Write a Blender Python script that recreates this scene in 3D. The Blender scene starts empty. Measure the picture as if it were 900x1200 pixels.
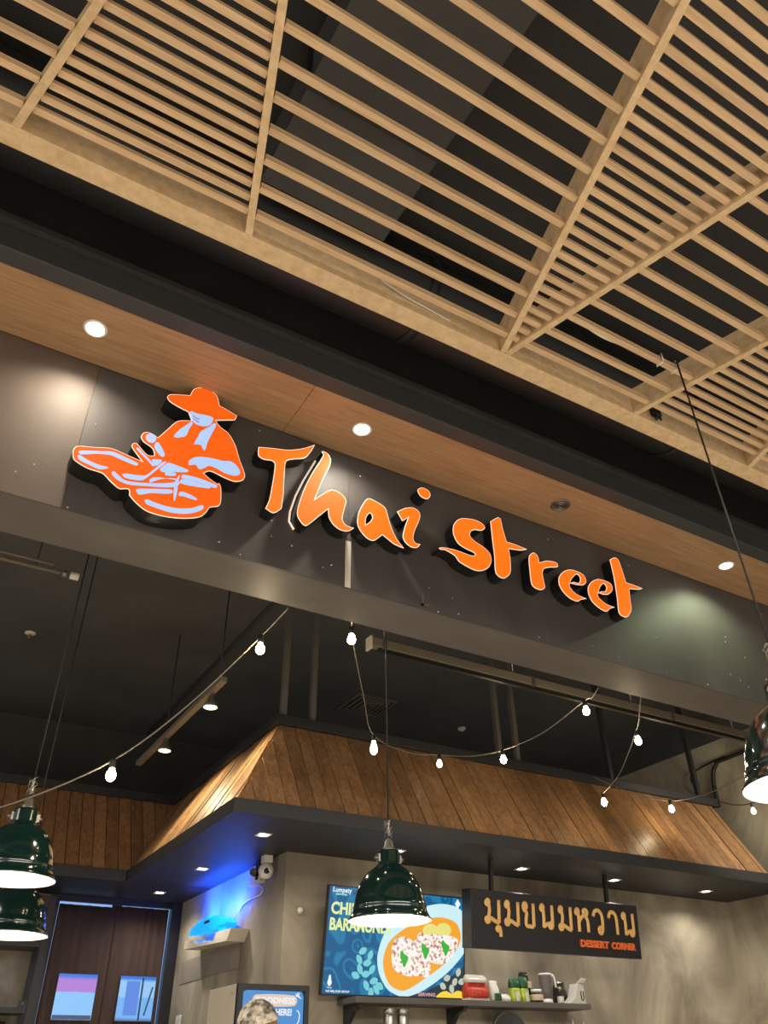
import bpy, bmesh, math, random
from mathutils import Vector, Matrix
random.seed(7)
S = bpy.context.scene
COL = S.collection

# ---------------------------------------------------------------- camera
CAMZ = 1.45
R = Matrix(((0.8618, -0.2863, -0.4187), (-0.5070, -0.5081, -0.6963), (-0.0134, 0.8123, -0.5830)))
cd = bpy.data.cameras.new('camera'); cam = bpy.data.objects.new('camera', cd); COL.objects.link(cam)
cam.matrix_world = Matrix.Translation((0, 0, CAMZ)) @ R.to_quaternion().to_matrix().to_4x4()
cd.sensor_fit = 'HORIZONTAL'; cd.sensor_width = 36.0; cd.lens = 925.1 / 900.0 * 36.0
cd.clip_start = 0.05; cd.clip_end = 100
S.camera = cam

# ---------------------------------------------------------------- view, world, large lights
vs = S.view_settings
vs.view_transform = 'Standard'; vs.look = 'None'; vs.gamma = 1.0; vs.use_curve_mapping = False
vs.exposure = 0.0
w = bpy.data.worlds.new('world'); S.world = w; w.use_nodes = True
bg = w.node_tree.nodes['Background']
bg.inputs[0].default_value = (1.0, 0.93, 0.84, 1); bg.inputs[1].default_value = 0.55


def area(name, loc, rot, sx, sy, power, color):
    d = bpy.data.lights.new(name, 'AREA'); d.shape = 'RECTANGLE'; d.size = sx; d.size_y = sy
    d.energy = power; d.color = color
    o = bpy.data.objects.new(name, d); COL.objects.link(o); o.location = loc; o.rotation_euler = rot
    return o


# added fill lights behind and beside the viewer, bounced off the pale floor
area('hall_fill', (2.0, -3.2, 4.3), (0, 0, 0), 9.0, 3.0, 980, (1.0, 0.92, 0.80))
area('hall_fill', (-3.6, 2.0, 4.3), (0, 0, 0), 3.0, 5.0, 280, (1.0, 0.92, 0.80))

# ---------------------------------------------------------------- materials
MATS = {}


def mat(name, color=(.5, .5, .5), rough=.5, metal=0.0, emit=None, estr=0.0, spec=.5, coat=0.0, alpha=1.0, trans=0.0):
    m = bpy.data.materials.new(name); m.use_nodes = True
    b = m.node_tree.nodes['Principled BSDF']
    b.inputs['Base Color'].default_value = (*color, 1)
    b.inputs['Roughness'].default_value = rough
    b.inputs['Metallic'].default_value = metal
    b.inputs['Specular IOR Level'].default_value = spec
    b.inputs['Coat Weight'].default_value = coat
    b.inputs['Alpha'].default_value = alpha
    b.inputs['Transmission Weight'].default_value = trans
    if emit:
        b.inputs['Emission Color'].default_value = (*emit, 1); b.inputs['Emission Strength'].default_value = estr
    MATS[name] = m
    return m


def srgb(r, g, b):
    f = lambda c: (c / 255 / 12.92) if c <= 10 else ((c / 255 + .055) / 1.055) ** 2.4
    return (f(r), f(g), f(b))


def noise_col(m, stops, scale=4.0, detail=6.0, stretch=(1, 1, 1), dist=0.0, rnd=0.0, bump=0.0, coords='Object', rough=None):
    """Colour ramp on stretched noise; rnd shifts brightness from object to object."""
    nt = m.node_tree; N = nt.nodes; L = nt.links; b = N['Principled BSDF']
    tc = N.new('ShaderNodeTexCoord'); mp = N.new('ShaderNodeMapping'); mp.inputs['Scale'].default_value = stretch
    L.new(tc.outputs[coords], mp.inputs['Vector'])
    nz = N.new('ShaderNodeTexNoise'); nz.inputs['Scale'].default_value = scale; nz.inputs['Detail'].default_value = detail
    nz.inputs['Roughness'].default_value = .62; nz.inputs['Distortion'].default_value = dist
    oi = N.new('ShaderNodeObjectInfo')
    if rnd:
        nz.noise_dimensions = '4D'
        mu = N.new('ShaderNodeMath'); mu.operation = 'MULTIPLY'; mu.inputs[1].default_value = 37.0
        L.new(oi.outputs['Random'], mu.inputs[0]); L.new(mu.outputs[0], nz.inputs['W'])
    L.new(mp.outputs[0], nz.inputs['Vector'])
    cr = N.new('ShaderNodeValToRGB'); e = cr.color_ramp.elements
    while len(e) < len(stops): e.new(.5)
    for i, (p, c) in enumerate(stops): e[i].position = p; e[i].color = (*c, 1)
    L.new(nz.outputs['Fac'], cr.inputs[0])
    out = cr.outputs[0]
    if rnd:
        hv = N.new('ShaderNodeHueSaturation')
        mr = N.new('ShaderNodeMapRange'); mr.inputs['To Min'].default_value = 1 - rnd; mr.inputs['To Max'].default_value = 1 + rnd
        L.new(oi.outputs['Random'], mr.inputs['Value']); L.new(mr.outputs[0], hv.inputs['Value'])
        L.new(out, hv.inputs['Color']); out = hv.outputs[0]
    L.new(out, b.inputs['Base Color'])
    if bump:
        bp = N.new('ShaderNodeBump'); bp.inputs['Strength'].default_value = bump; bp.inputs['Distance'].default_value = .01
        L.new(nz.outputs['Fac'], bp.inputs['Height']); L.new(bp.outputs[0], b.inputs['Normal'])
    if rough:
        mr = N.new('ShaderNodeMapRange'); mr.inputs['To Min'].default_value = rough[0]; mr.inputs['To Max'].default_value = rough[1]
        L.new(nz.outputs['Fac'], mr.inputs['Value']); L.new(mr.outputs[0], b.inputs['Roughness'])
    return m


M_slat = noise_col(mat('pale_timber', rough=.6), [(.3, srgb(180, 150, 114)), (.55, srgb(203, 174, 138)), (.8, srgb(216, 192, 158))], 9, 6, (.6, 9, 9), rnd=.07)
M_div = noise_col(mat('pale_timber_edge', rough=.6), [(.3, srgb(188, 160, 122)), (.6, srgb(212, 186, 148)), (.85, srgb(224, 202, 168))], 30, 5, (1, 1, 1), rnd=.04)
M_soff = noise_col(mat('veneer_panel', rough=.42), [(.3, srgb(150, 116, 86)), (.55, srgb(172, 138, 104)), (.8, srgb(186, 154, 118))], 5, 7, (.7, 14, 1), dist=.4)
M_plank = noise_col(mat('stained_plank', rough=.42), [(.25, srgb(104, 74, 52)), (.5, srgb(152, 114, 80)), (.75, srgb(182, 144, 104))], 3.2, 7, (7, 7, .8), dist=1.2, rnd=.26, bump=.15)
M_black = noise_col(mat('matt_black_paint', rough=.75), [(.3, srgb(42, 42, 44)), (.7, srgb(52, 52, 53))], 3, 4)
M_ceil = noise_col(mat('black_ceiling_paint', rough=.8), [(.3, srgb(62, 64, 65)), (.7, srgb(80, 81, 81))], 1.2, 5)
M_blk2 = mat('black_powdercoat', srgb(36, 36, 38), .42)
M_trim = mat('dark_grey_trim', srgb(62, 64, 66), .4)
M_canopy = mat('canopy_black', srgb(44, 45, 50), .5)
M_beam = noise_col(mat('dark_render', rough=.55), [(.3, srgb(84, 80, 76)), (.6, srgb(102, 97, 92)), (.8, srgb(112, 107, 101))], 2.5, 6, (.6, 1, 1))
M_fas = noise_col(mat('dark_composite_panel', rough=.35), [(.3, srgb(66, 63, 63)), (.7, srgb(80, 76, 75))], 2.2, 6, (1, 1, .5), rough=(.48, .66))
M_fas2 = noise_col(mat('brown_composite_panel', rough=.35), [(.3, srgb(78, 68, 60)), (.7, srgb(96, 83, 73))], 2.2, 6, (1, 1, .5), rough=(.5, .68))
M_conc = noise_col(mat('bare_plaster', rough=.8), [(.28, srgb(108, 99, 86)), (.45, srgb(146, 136, 119)), (.58, srgb(172, 163, 143)), (.75, srgb(198, 190, 170))], 1.3, 10, (1, 1, .6), dist=.9, bump=.25)
M_conc2 = noise_col(mat('plaster_patch', rough=.85), [(.3, srgb(128, 120, 110)), (.7, srgb(150, 142, 130))], 3, 7)
M_floor = noise_col(mat('pale_floor_tile', rough=.35), [(.3, srgb(190, 180, 165)), (.7, srgb(208, 198, 184))], 2, 5)
M_steel = mat('brushed_steel', srgb(176, 174, 170), .28, .9)
M_pale = mat('pale_rim_acrylic', srgb(245, 235, 225), .4, emit=srgb(255, 228, 205), estr=.75)
M_or = mat('orange_acrylic', srgb(150, 66, 14), .65, spec=.2, emit=srgb(255, 118, 22), estr=.95)
M_or2 = mat('deep_orange_acrylic', srgb(150, 60, 12), .65, spec=.2, emit=srgb(246, 98, 16), estr=.85)
M_inlay = mat('ice_blue_acrylic', srgb(120, 140, 170), .6, emit=srgb(172, 202, 250), estr=.85, spec=.2)
M_line = mat('sign_line_red', srgb(170, 60, 60), .5)
M_ret = mat('letter_return_black', srgb(26, 25, 26), .35)
M_dl = mat('downlight_glow', (1, 1, 1), .5, emit=(1.0, .90, .74), estr=26)
M_dlc = mat('cool_downlight_glow', (1, 1, 1), .5, emit=(1.0, .93, .82), estr=22)
M_bulb = mat('warm_bulb_glow', (1, 1, 1), .3, emit=(1.0, .80, .48), estr=110)
M_bulbdim = mat('dim_bulb_glow', (1, 1, 1), .3, emit=(1.0, .84, .6), estr=5)
M_white = mat('white_plastic', srgb(226, 224, 218), .45)
M_cream = mat('cream_enamel', srgb(214, 205, 186), .45)
M_green = mat('bottle_green_enamel', srgb(10, 38, 34), .14, spec=.6, coat=.6)
M_shadein = mat('white_enamel', srgb(250, 246, 238), .5)
M_cable = mat('black_cable', srgb(26, 25, 25), .5)
M_gcable = mat('grey_cable', srgb(120, 112, 100), .55)
M_wcable = mat('white_cable', srgb(205, 198, 188), .5)
M_galv = mat('galvanised_metal', srgb(138, 134, 126), .35, .7)
M_greybar = mat('tan_grey_trunking', srgb(118, 112, 98), .5)
M_glass = mat('clear_glass', (1, 1, 1), .05, trans=.9)
M_gold = noise_col(mat('gold_letter', rough=.4), [(.3, srgb(240, 186, 112)), (.7, srgb(252, 208, 134))], 3, 3)
M_redor = mat('red_orange_letter', srgb(250, 124, 62), .4)
M_sign = mat('sign_box_black', srgb(38, 37, 42), .38)
M_curt = noise_col(mat('brown_curtain', rough=.8), [(.3, srgb(62, 45, 38)), (.7, srgb(80, 60, 50))], 3, 5, (6, 6, .6))
M_day = mat('daylight_glazing', (0, 0, 0), .4, emit=srgb(150, 190, 245), estr=.9)
M_uv = mat('blue_uv_glow', srgb(20, 150, 255), .4, emit=(0.0, .30, .85), estr=1.0)
M_uvtube = mat('uv_tube_glow', (0, 0, 0), .4, emit=(0.02, .12, 1.0), estr=30)
M_skin = mat('skin', srgb(150, 100, 76), .55)
M_hair = mat('dark_hair', srgb(26, 22, 20), .6)
M_shirt = mat('dark_shirt', srgb(34, 34, 38), .85)
M_trous = mat('black_trousers', srgb(28, 28, 30), .85)
M_shoe = mat('black_shoes', srgb(20, 20, 20), .5)


# ---------------------------------------------------------------- mesh helpers
def B(): return bmesh.new()


def box(bm, lo, hi, bevel=0.0):
    vs_ = [bm.verts.new((x, y, z)) for x in (lo[0], hi[0]) for y in (lo[1], hi[1]) for z in (lo[2], hi[2])]
    idx = [(0, 1, 3, 2), (4, 6, 7, 5), (0, 4, 5, 1), (2, 3, 7, 6), (0, 2, 6, 4), (1, 5, 7, 3)]
    fs = [bm.faces.new([vs_[i] for i in f]) for f in idx]
    if bevel:
        es = list({e for f in fs for e in f.edges})
        bmesh.ops.bevel(bm, geom=es, offset=bevel, segments=2, affect='EDGES', profile=.5)
    return bm


def prism(bm, poly, dirv):
    """Closed prism: polygon of 3D points swept along dirv."""
    d = Vector(dirv)
    a = [bm.verts.new(Vector(p)) for p in poly]; b = [bm.verts.new(Vector(p) + d) for p in poly]
    n = len(a)
    bm.faces.new(a); bm.faces.new(b[::-1])
    for i in range(n): bm.faces.new((a[i], b[i], b[(i + 1) % n], a[(i + 1) % n]))
    bmesh.ops.recalc_face_normals(bm, faces=bm.faces[:])
    return bm


def tube(bm, pts, r, n=8, cap=True, sq=None):
    """Tube through points; r a number or a list; sq=(axis Vector, factor) flattens the section."""
    P = [Vector(p) for p in pts]; rs = r if isinstance(r, (list, tuple)) else [r] * len(P)
    rings = []; up = None
    for i, p in enumerate(P):
        t = (P[min(i + 1, len(P) - 1)] - P[max(i - 1, 0)])
        t = t.normalized() if t.length > 1e-9 else Vector((0, 0, 1))
        if up is None:
            up = Vector((0, 0, 1)) if abs(t.z) < .9 else Vector((1, 0, 0))
        s = t.cross(up)
        if s.length < 1e-6: s = t.cross(Vector((.3, 1, .1)))
        s.normalize(); up = s.cross(t).normalized()
        ring = []
        for k in range(n):
            a = 2 * math.pi * k / n
            o = (s * math.cos(a) + up * math.sin(a)) * rs[i]
            if sq: o = o - sq[0] * (o.dot(sq[0])) * (1 - sq[1])
            ring.append(bm.verts.new(p + o))
        rings.append(ring)
    for a, b in zip(rings, rings[1:]):
        for k in range(n): bm.faces.new((a[k], a[(k + 1) % n], b[(k + 1) % n], b[k])).smooth = True
    if cap:
        bm.faces.new(rings[0][::-1]); bm.faces.new(rings[-1])
    return bm


def lathe(bm, prof, c=(0, 0, 0), n=32, axis='Z', smooth=True):
    """Surface of revolution of (radius, height) pairs about an axis through c."""
    c = Vector(c); rings = []
    def pt(r, h, a):
        x, y = r * math.cos(a), r * math.sin(a)
        return c + (Vector((x, y, h)) if axis == 'Z' else Vector((x, h, y)) if axis == 'Y' else Vector((h, x, y)))
    for r, h in prof:
        if r < 1e-6: rings.append([bm.verts.new(pt(0, h, 0))])
        else: rings.append([bm.verts.new(pt(r, h, 2 * math.pi * k / n)) for k in range(n)])
    for a, b in zip(rings, rings[1:]):
        for k in range(n):
            k2 = (k + 1) % n
            if len(a) == 1 and len(b) == 1: continue
            if len(a) == 1: f = bm.faces.new((a[0], b[k2], b[k]))
            elif len(b) == 1: f = bm.faces.new((a[k], a[k2], b[0]))
            else: f = bm.faces.new((a[k], a[k2], b[k2], b[k]))
            f.smooth = smooth
    bmesh.ops.recalc_face_normals(bm, faces=bm.faces[:])
    return bm


def cyl(bm, a, b, r, n=12): return tube(bm, [a, b], r, n)


def ell(bm, c, r, n=16, m=10):
    c = Vector(c); prof = [(math.sin(math.pi * i / m), -math.cos(math.pi * i / m)) for i in range(m + 1)]
    prof[0] = (0, -1); prof[-1] = (0, 1)
    st = len(bm.verts); lathe(bm, prof, (0, 0, 0), n)
    bm.verts.ensure_lookup_table()
    for v in bm.verts[st:]: v.co = Vector((v.co.x * r[0], v.co.y * r[1], v.co.z * r[2])) + c
    return bm


def origin_of(p):
    o = Vector((0, 0, 0))
    while p is not None: o = o + Vector(p.location); p = p.parent
    return o


def obj(name, bm, m, parent=None, local=False):
    me = bpy.data.meshes.new(name)
    if isinstance(bm, bmesh.types.BMesh): bm.to_mesh(me); bm.free()
    else: me = bm
    me.materials.clear(); me.materials.append(m)
    o = bpy.data.objects.new(name, me); COL.objects.link(o)
    if parent is not None:
        o.parent = parent
        if not local: me.transform(Matrix.Translation(-origin_of(parent)))
    return o


def share(name, src, parent):
    o = bpy.data.objects.new(name, src.data); COL.objects.link(o); o.parent = parent
    return o


def tag(o, label, cat, group=None):
    o['label'] = label; o['category'] = cat
    if group: o['group'] = group
    return o


def thing(name, label, cat, loc=(0, 0, 0), group=None, rot=None):
    o = bpy.data.objects.new(name, None); COL.objects.link(o); o.location = loc; o.empty_display_size = .05
    if rot: o.rotation_euler = rot
    return tag(o, label, cat, group)


def recenter(o):
    """Move a one-mesh thing's origin to the base centre of its mesh."""
    vs_ = [v.co for v in o.data.vertices]
    c = Vector(((min(v.x for v in vs_) + max(v.x for v in vs_)) / 2, (min(v.y for v in vs_) + max(v.y for v in vs_)) / 2, min(v.z for v in vs_)))
    o.data.transform(Matrix.Translation(-c)); o.location = c
    return o


def struct(name, bm, m, parent=None):
    o = obj(name, bm, m, parent)
    if parent is None: o['kind'] = 'structure'
    return o


def clip(poly, a, b, c):
    """Keep the side a*x + b*y <= c of a 2D polygon."""
    out = []
    for i in range(len(poly)):
        p, q = poly[i], poly[(i + 1) % len(poly)]
        dp, dq = a * p[0] + b * p[1] - c, a * q[0] + b * q[1] - c
        if dp <= 0: out.append(p)
        if (dp < 0 < dq) or (dq < 0 < dp):
            t = dp / (dp - dq); out.append((p[0] + (q[0] - p[0]) * t, p[1] + (q[1] - p[1]) * t))
    return out


def spline(pts, closed=True, k=5):
    """Catmull-Rom through 2D points; a third value marks a sharp corner."""
    n = len(pts); out = []
    for i in range(n if closed else n - 1):
        p1, p2 = pts[i], pts[(i + 1) % n]
        p0 = pts[(i - 1) % n] if (closed or i > 0) else p1
        p3 = pts[(i + 2) % n] if (closed or i < n - 2) else p2
        d = math.dist(p1[:2], p2[:2]) + 1e-9
        def tang(a, b, m):
            if len(m) > 2: return ((p2[0] - p1[0]) * .5, (p2[1] - p1[1]) * .5)
            L = math.dist(a[:2], b[:2]) + 1e-9
            return ((b[0] - a[0]) / L * d * .85, (b[1] - a[1]) / L * d * .85)
        m1, m2 = tang(p0, p2, p1), tang(p1, p3, p2)
        for j in range(k):
            t = j / k; h1 = 2 * t ** 3 - 3 * t * t + 1; h2 = t ** 3 - 2 * t * t + t; h3 = -2 * t ** 3 + 3 * t * t; h4 = t ** 3 - t * t
            out.append((h1 * p1[0] + h2 * m1[0] + h3 * p2[0] + h4 * m2[0], h1 * p1[1] + h2 * m1[1] + h3 * p2[1] + h4 * m2[1]))
    if not closed: out.append(pts[-1][:2])
    return out


UP = Matrix(((1, 0, 0, 0), (0, 0, -1, 0), (0, 1, 0, 0), (0, 0, 0, 1)))    # curve plane XY -> upright XZ, thickness along Y


def flat_mesh(loops, thick, y, offset=0.0):
    """Upright plate (in XZ) with the given outline loops (first outer, then holes), front face at y - thick."""
    cu = bpy.data.curves.new('outline', 'CURVE'); cu.dimensions = '2D'; cu.fill_mode = 'BOTH'
    cu.extrude = thick / 2; cu.offset = offset
    for lp in loops:
        sp = cu.splines.new('POLY'); sp.points.add(len(lp) - 1); sp.use_cyclic_u = True
        for p, q in zip(sp.points, lp): p.co = (q[0], q[1], 0, 1)
    o = bpy.data.objects.new('outline', cu); COL.objects.link(o)
    bpy.context.view_layer.update()
    me = bpy.data.meshes.new_from_object(o.evaluated_get(bpy.context.evaluated_depsgraph_get()))
    me.transform(Matrix.Translation((0, y - thick / 2, 0)) @ UP)
    bpy.data.objects.remove(o); bpy.data.curves.remove(cu)
    return me


def text_mesh(body, size, thick, y, x, z, fat=0.0, width=None, align='LEFT', shear=0.0):
    cu = bpy.data.curves.new('lettering', 'FONT'); cu.body = body; cu.size = size; cu.extrude = thick / 2; cu.offset = fat
    cu.align_x = align; cu.shear = shear; cu.resolution_u = 3
    o = bpy.data.objects.new('lettering', cu); COL.objects.link(o)
    bpy.context.view_layer.update()
    me = bpy.data.meshes.new_from_object(o.evaluated_get(bpy.context.evaluated_depsgraph_get()))
    if width:
        xs = [v.co.x for v in me.vertices]; k = width / (max(xs) - min(xs)); me.transform(Matrix.Scale(k, 4, (1, 0, 0)))
    me.transform(Matrix.Translation((x, y - thick / 2, z)) @ UP)
    bpy.data.objects.remove(o); bpy.data.curves.remove(cu)
    return me


def spot(parent, loc, power, angle, color, radius=.03, blend=.6, aim=(0, 0, -1)):
    d = bpy.data.lights.new('lamp_light', 'SPOT'); d.energy = power; d.spot_size = math.radians(angle); d.spot_blend = blend
    d.color = color; d.shadow_soft_size = radius
    o = bpy.data.objects.new('lamp_light', d); COL.objects.link(o); o.parent = parent
    o.location = Vector(loc) - origin_of(parent)
    o.rotation_euler = Vector(aim).to_track_quat('-Z', 'Y').to_euler()
    return o


def point(parent, loc, power, color, radius=.03):
    d = bpy.data.lights.new('lamp_light', 'POINT'); d.energy = power; d.color = color; d.shadow_soft_size = radius
    o = bpy.data.objects.new('lamp_light', d); COL.objects.link(o); o.parent = parent
    o.location = Vector(loc) - origin_of(parent)
    return o

# ================================================================ THE SETTING
struct('floor', box(B(), (-9, -9, -.05), (9.5, 9, 0)), M_floor)
c1 = struct('ceiling', box(B(), (-3, 3.312, 4.75), (7.5, 9.3, 4.82)), M_ceil)
obj('ceiling_joint', box(B(), (2.2, 3.4, 4.735), (2.24, 9.1, 4.749)), M_black, c1)
struct('ceiling_upper', box(B(), (-6, -6, 4.95), (9, 3.3, 5.0)), M_black)

wb = struct('wall_back', box(B(), (2.6, 5.83, 0), (7.5, 5.98, 2.8545)), M_conc)
struct('wall_return', box(B(), (2.6, 5.985, 0), (2.75, 8.3, 2.8545)), M_conc)
struct('wall_door', box(B(), (-2.5, 8.3, 0), (2.75, 8.42, 2.8545)), M_conc)
struct('wall_upper', box(B(), (-2.5, 9.2, 2.0), (7.5, 9.29, 4.749)), M_ceil)
wr = struct('wall_right', box(B(), (7.5, 1.5, 0), (7.65, 9.3, 4.9)), M_conc)
obj('upper_paint', box(B(), (7.492, 3.32, 4.42), (7.4995, 9.19, 4.749)), M_ceil, wr)

# sign fascia: a rendered beam faced with composite panels
fas = struct('wall_front', box(B(), (-2.6, 3.012, 3.425), (7.5, 3.31, 4.9)), M_beam)
XJ = [-2.6, .215, 1.585, 7.5]
for i, (a, b) in enumerate(zip(XJ, XJ[1:])):
    o = obj('panel', box(B(), (a + .0008, 3.0, 3.425), (b - .0008, 3.0115, 4.268)), M_fas2 if i == 0 else M_fas, fas)
obj('reflection_strip', box(B(), (1.570, 2.9985, 3.426), (1.602, 2.9998, 3.70)), M_wcable, fas)  # pale strip stands in for a reflected light streak on the panels
random.seed(3)
sp = B()
for k in range(46):                                                        # old screws, filler and paint specks
    x, z, r = random.uniform(-.1, 5.2), random.uniform(3.44, 4.25), random.uniform(.002, .0048)
    if random.random() < .5: z = random.uniform(3.43, 3.6)
    lathe(sp, [(0, -.0022), (r * .7, -.002), (r, 0)], (x, 2.9997, z), 7, 'Y')
o = obj('speck', sp, M_white, fas); o['kind'] = 'stuff'
bk = B()
box(bk, (2.02, 2.985, 3.44), (2.028, 2.9998, 3.50)); box(bk, (2.02, 2.985, 3.44), (2.06, 2.9998, 3.448))
obj('bracket', bk, M_galv, fas)

# veneered soffit above the sign with its front trim
so = struct('ceiling_soffit', box(B(), (-2.6, 2.6, 4.284), (7.5, 3.0, 4.9)), M_black)
for a, b in zip([-2.6, 1.178, 4.86], [1.178, 4.86, 7.5]):
    obj('panel', box(B(), (a + .0015, 2.6, 4.27), (b - .0015, 2.998, 4.2835)), M_soff, so)
struct('trim_1', box(B(), (-2.6, 2.505, 4.262), (7.5, 2.598, 4.395), .004), M_trim)
tp = B()
box(tp, (-2.6, 2.47, 4.396), (7.5, 2.598, 4.43))
struct('trim_2', tp, M_black)

# ================================================================ SLATTED CEILING GRILLE
GZ = 3.85
gr = thing('ceiling_grille', 'pale timber slatted ceiling grille with zigzag dividers above the dark sign fascia', 'ceiling grille', (2.0, .9, GZ))
YF, YN = 1.668, .12
obj('frame_beam', box(B(), (-2.4, 1.668, GZ), (6.3, 1.745, GZ + .15), .003), M_div, gr)
obj('frame_beam', box(B(), (-2.4, .045, GZ), (6.3, .12, GZ + .15), .003), M_div, gr)
SL = .278
# (x at the far beam, lean as y decreases)
DIV = [(-2.15, -1), (-1.04, -1), (-1.02, 1), (-.30, 1), (.47, -1), (1.583, -1), (1.603, 1), (2.325, 1), (3.09, -1), (4.20, -1), (4.22, 1), (4.95, 1)]


def dx(i, y): return DIV[i][0] + DIV[i][1] * SL * (YF - y)


YX = YF - (3.09 - 2.325) / 2 / SL                                          # where a dense triangle closes
for i in range(len(DIV)):
    y1 = YN if i not in (3, 4, 7, 8, 0, 11) else (YX if i in (3, 4, 7, 8) else YN)
    h = .0135
    a, b = dx(i, YF - .0005), dx(i, y1)
    bm = prism(B(), [(a - h, YF - .0005, GZ + .002), (a + h, YF - .0005, GZ + .002), (b + h, y1, GZ + .002), (b - h, y1, GZ + .002)], (0, 0, .135))
    obj('divider', bm, M_div, gr)


def slats(i, j, step, lo, hi, wd):
    y = YF - .072
    while y > YN + .02:
        xa = dx(i, y) + .0145 if i is not None else -2.39
        xb = dx(j, y) - .0145 if j is not None else 6.29
        if (i, j) in ((2, 3), (4, 5), (6, 7), (8, 9)) and False: pass
        if xb - xa > .03:
            obj('slat', box(B(), (xa, y - wd / 2, GZ + lo), (xb, y + wd / 2, GZ + hi)), M_slat, gr)
        y -= step


slats(0, 1, .1, .014, .040, .024)
slats(1, 2, .05, .018, .036, .024)
slats(2, 3, .1, .014, .040, .024)
slats(3, 4, .05, .018, .036, .024)
slats(4, 5, .1, .014, .040, .024)
slats(5, 6, .05, .018, .036, .024)
slats(6, 7, .1, .014, .040, .024)
slats(7, 8, .05, .018, .036, .024)
slats(8, 9, .1, .014, .040, .024)
slats(9, 10, .05, .018, .036, .024)

# plenum services above the grille
t = thing('air_duct', 'large round black air duct running between timber grille and sign fascia', 'duct', (2, 2.17, 4.55))
obj('pipe', cyl(B(), (-2.6, 2.17, 4.66), (7.4, 2.17, 4.66), .22, 28), M_blk2, t)
for x in (-.6, 1.5, 3.33, 5.4):
    obj('joint_collar', cyl(B(), (x - .025, 2.17, 4.66), (x + .025, 2.17, 4.66), .228, 28), M_blk2, t)
t = thing('rectangular_duct', 'dark rectangular duct seen through the slats above the grille', 'duct', (.9, .9, 4.6))
obj('duct_body', box(B(), (.55, -.5, 4.55), (1.15, 1.88, 4.85)), M_ceil, t)
for y in (-.2, .6, 1.4): obj('flange', box(B(), (.53, y, 4.53), (1.17, y + .03, 4.87)), M_blk2, t)

# ================================================================ KITCHEN CANOPY
EX, EY, EY2, OFF, ZB, ZT = 1.87, 5.0, 7.45, .44, 2.93, 3.65
SX1, SX0 = 7.08, -1.2
cn = thing('kitchen_canopy', 'brown plank clad canopy with black eave wrapping around the kitchen', 'canopy', (4.5, 5.5, 2.85))
LEN = math.hypot(OFF, ZT - ZB)


def plank(poly, org, u, v, n):
    """poly in (along, up the slope) metres; org at eave start."""
    p3 = [Vector(org) + Vector(u) * a + Vector(v) * b for a, b in poly]
    obj('plank', prism(B(), p3, Vector(n) * .016), M_plank, cn)


sv = OFF / LEN; svz = (ZT - ZB) / LEN; k = OFF / LEN
PW = .112
nf = Vector((0, -svz, sv)); nr = Vector((-svz, 0, sv))
random.seed(11)
x = 0.0
while x < SX1 - EX:                                                        # front slope
    pl = [(x + .003, 0), (x + PW - .003, 0), (x + PW - .003, LEN), (x + .003, LEN)]
    pl = clip(pl, -1, k, 0); pl = clip(pl, 1, 0, SX1 - EX)
    if len(pl) > 2: plank(pl, (EX, EY, ZB), (1, 0, 0), (0, sv, svz), nf * random.uniform(.7, 1.3))
    x += PW
y = 0.0
while y < EY2 - EY + OFF:                                                  # return slope
    pl = [(y + .003, 0), (y + PW - .003, 0), (y + PW - .003, LEN), (y + .003, LEN)]
    pl = clip(pl, -1, k, 0); pl = clip(pl, 1, -k, EY2 - EY)
    if len(pl) > 2: plank(pl, (EX, EY, ZB), (0, 1, 0), (sv, 0, svz), nr * random.uniform(.7, 1.3))
    y += PW
x = -OFF
while x < EX - SX0:                                                        # rear left slope
    pl = [(x + .003, 0), (x + PW - .003, 0), (x + PW - .003, LEN), (x + .003, LEN)]
    pl = clip(pl, -1, -k, 0)
    if len(pl) > 2: plank(pl, (EX, EY2, ZB), (-1, 0, 0), (0, sv, svz), nf * random.uniform(.7, 1.3))
    x += PW
bm = B(); g = .012                                                         # dark boarding behind the planks
prism(bm, [(EX + g, EY + g, ZB), (SX1, EY + g, ZB), (SX1, EY + OFF + g, ZT), (EX + OFF + g, EY + OFF + g, ZT)], (0, .02, 0))
prism(bm, [(EX + g, EY + g, ZB), (EX + g, EY2 + g, ZB), (EX + OFF + g, EY2 + OFF + g, ZT), (EX + OFF + g, EY + OFF + g, ZT)], (.02, 0, 0))
prism(bm, [(SX0, EY2 + g, ZB), (EX + g, EY2 + g, ZB), (EX + OFF + g, EY2 + OFF + g, ZT), (SX0, EY2 + OFF + g, ZT)], (0, .02, 0))
obj('backing_board', bm, M_black, cn)
bm = B()
box(bm, (EX - .02, EY - .02, 2.855), (7.499, 5.99, 2.925))
box(bm, (EX - .02, 5.99, 2.855), (2.76, EY2, 2.925))
box(bm, (SX0, EY2 - .02, 2.855), (2.76, 8.45, 2.925))
obj('soffit', bm, M_canopy, cn)
ln = .03
obj('eave_board', box(B(), (EX - .05, EY - .05, 2.845), (7.498, EY - .02, 2.935), .003), M_canopy, cn)
obj('eave_board', box(B(), (EX - .05, EY - .0195, 2.845), (EX - .02, EY2 - .05, 2.935), .003), M_canopy, cn)
obj('eave_board', box(B(), (SX0, EY2 - .05, 2.845), (EX - .0505, EY2 - .02, 2.935), .003), M_canopy, cn)
TX, TY = EX + OFF, EY + OFF
obj('top_beam', box(B(), (TX - .05, TY - .06, ZT), (7.16, TY + .05, ZT + .075), .003), M_canopy, cn)
obj('top_beam', box(B(), (TX - .05, TY + .051, ZT), (TX + .05, EY2 + OFF + .05, ZT + .075), .003), M_canopy, cn)
obj('top_beam', box(B(), (SX0, EY2 + OFF - .05, ZT), (TX - .051, EY2 + OFF + .05, ZT + .075), .003), M_canopy, cn)
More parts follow.
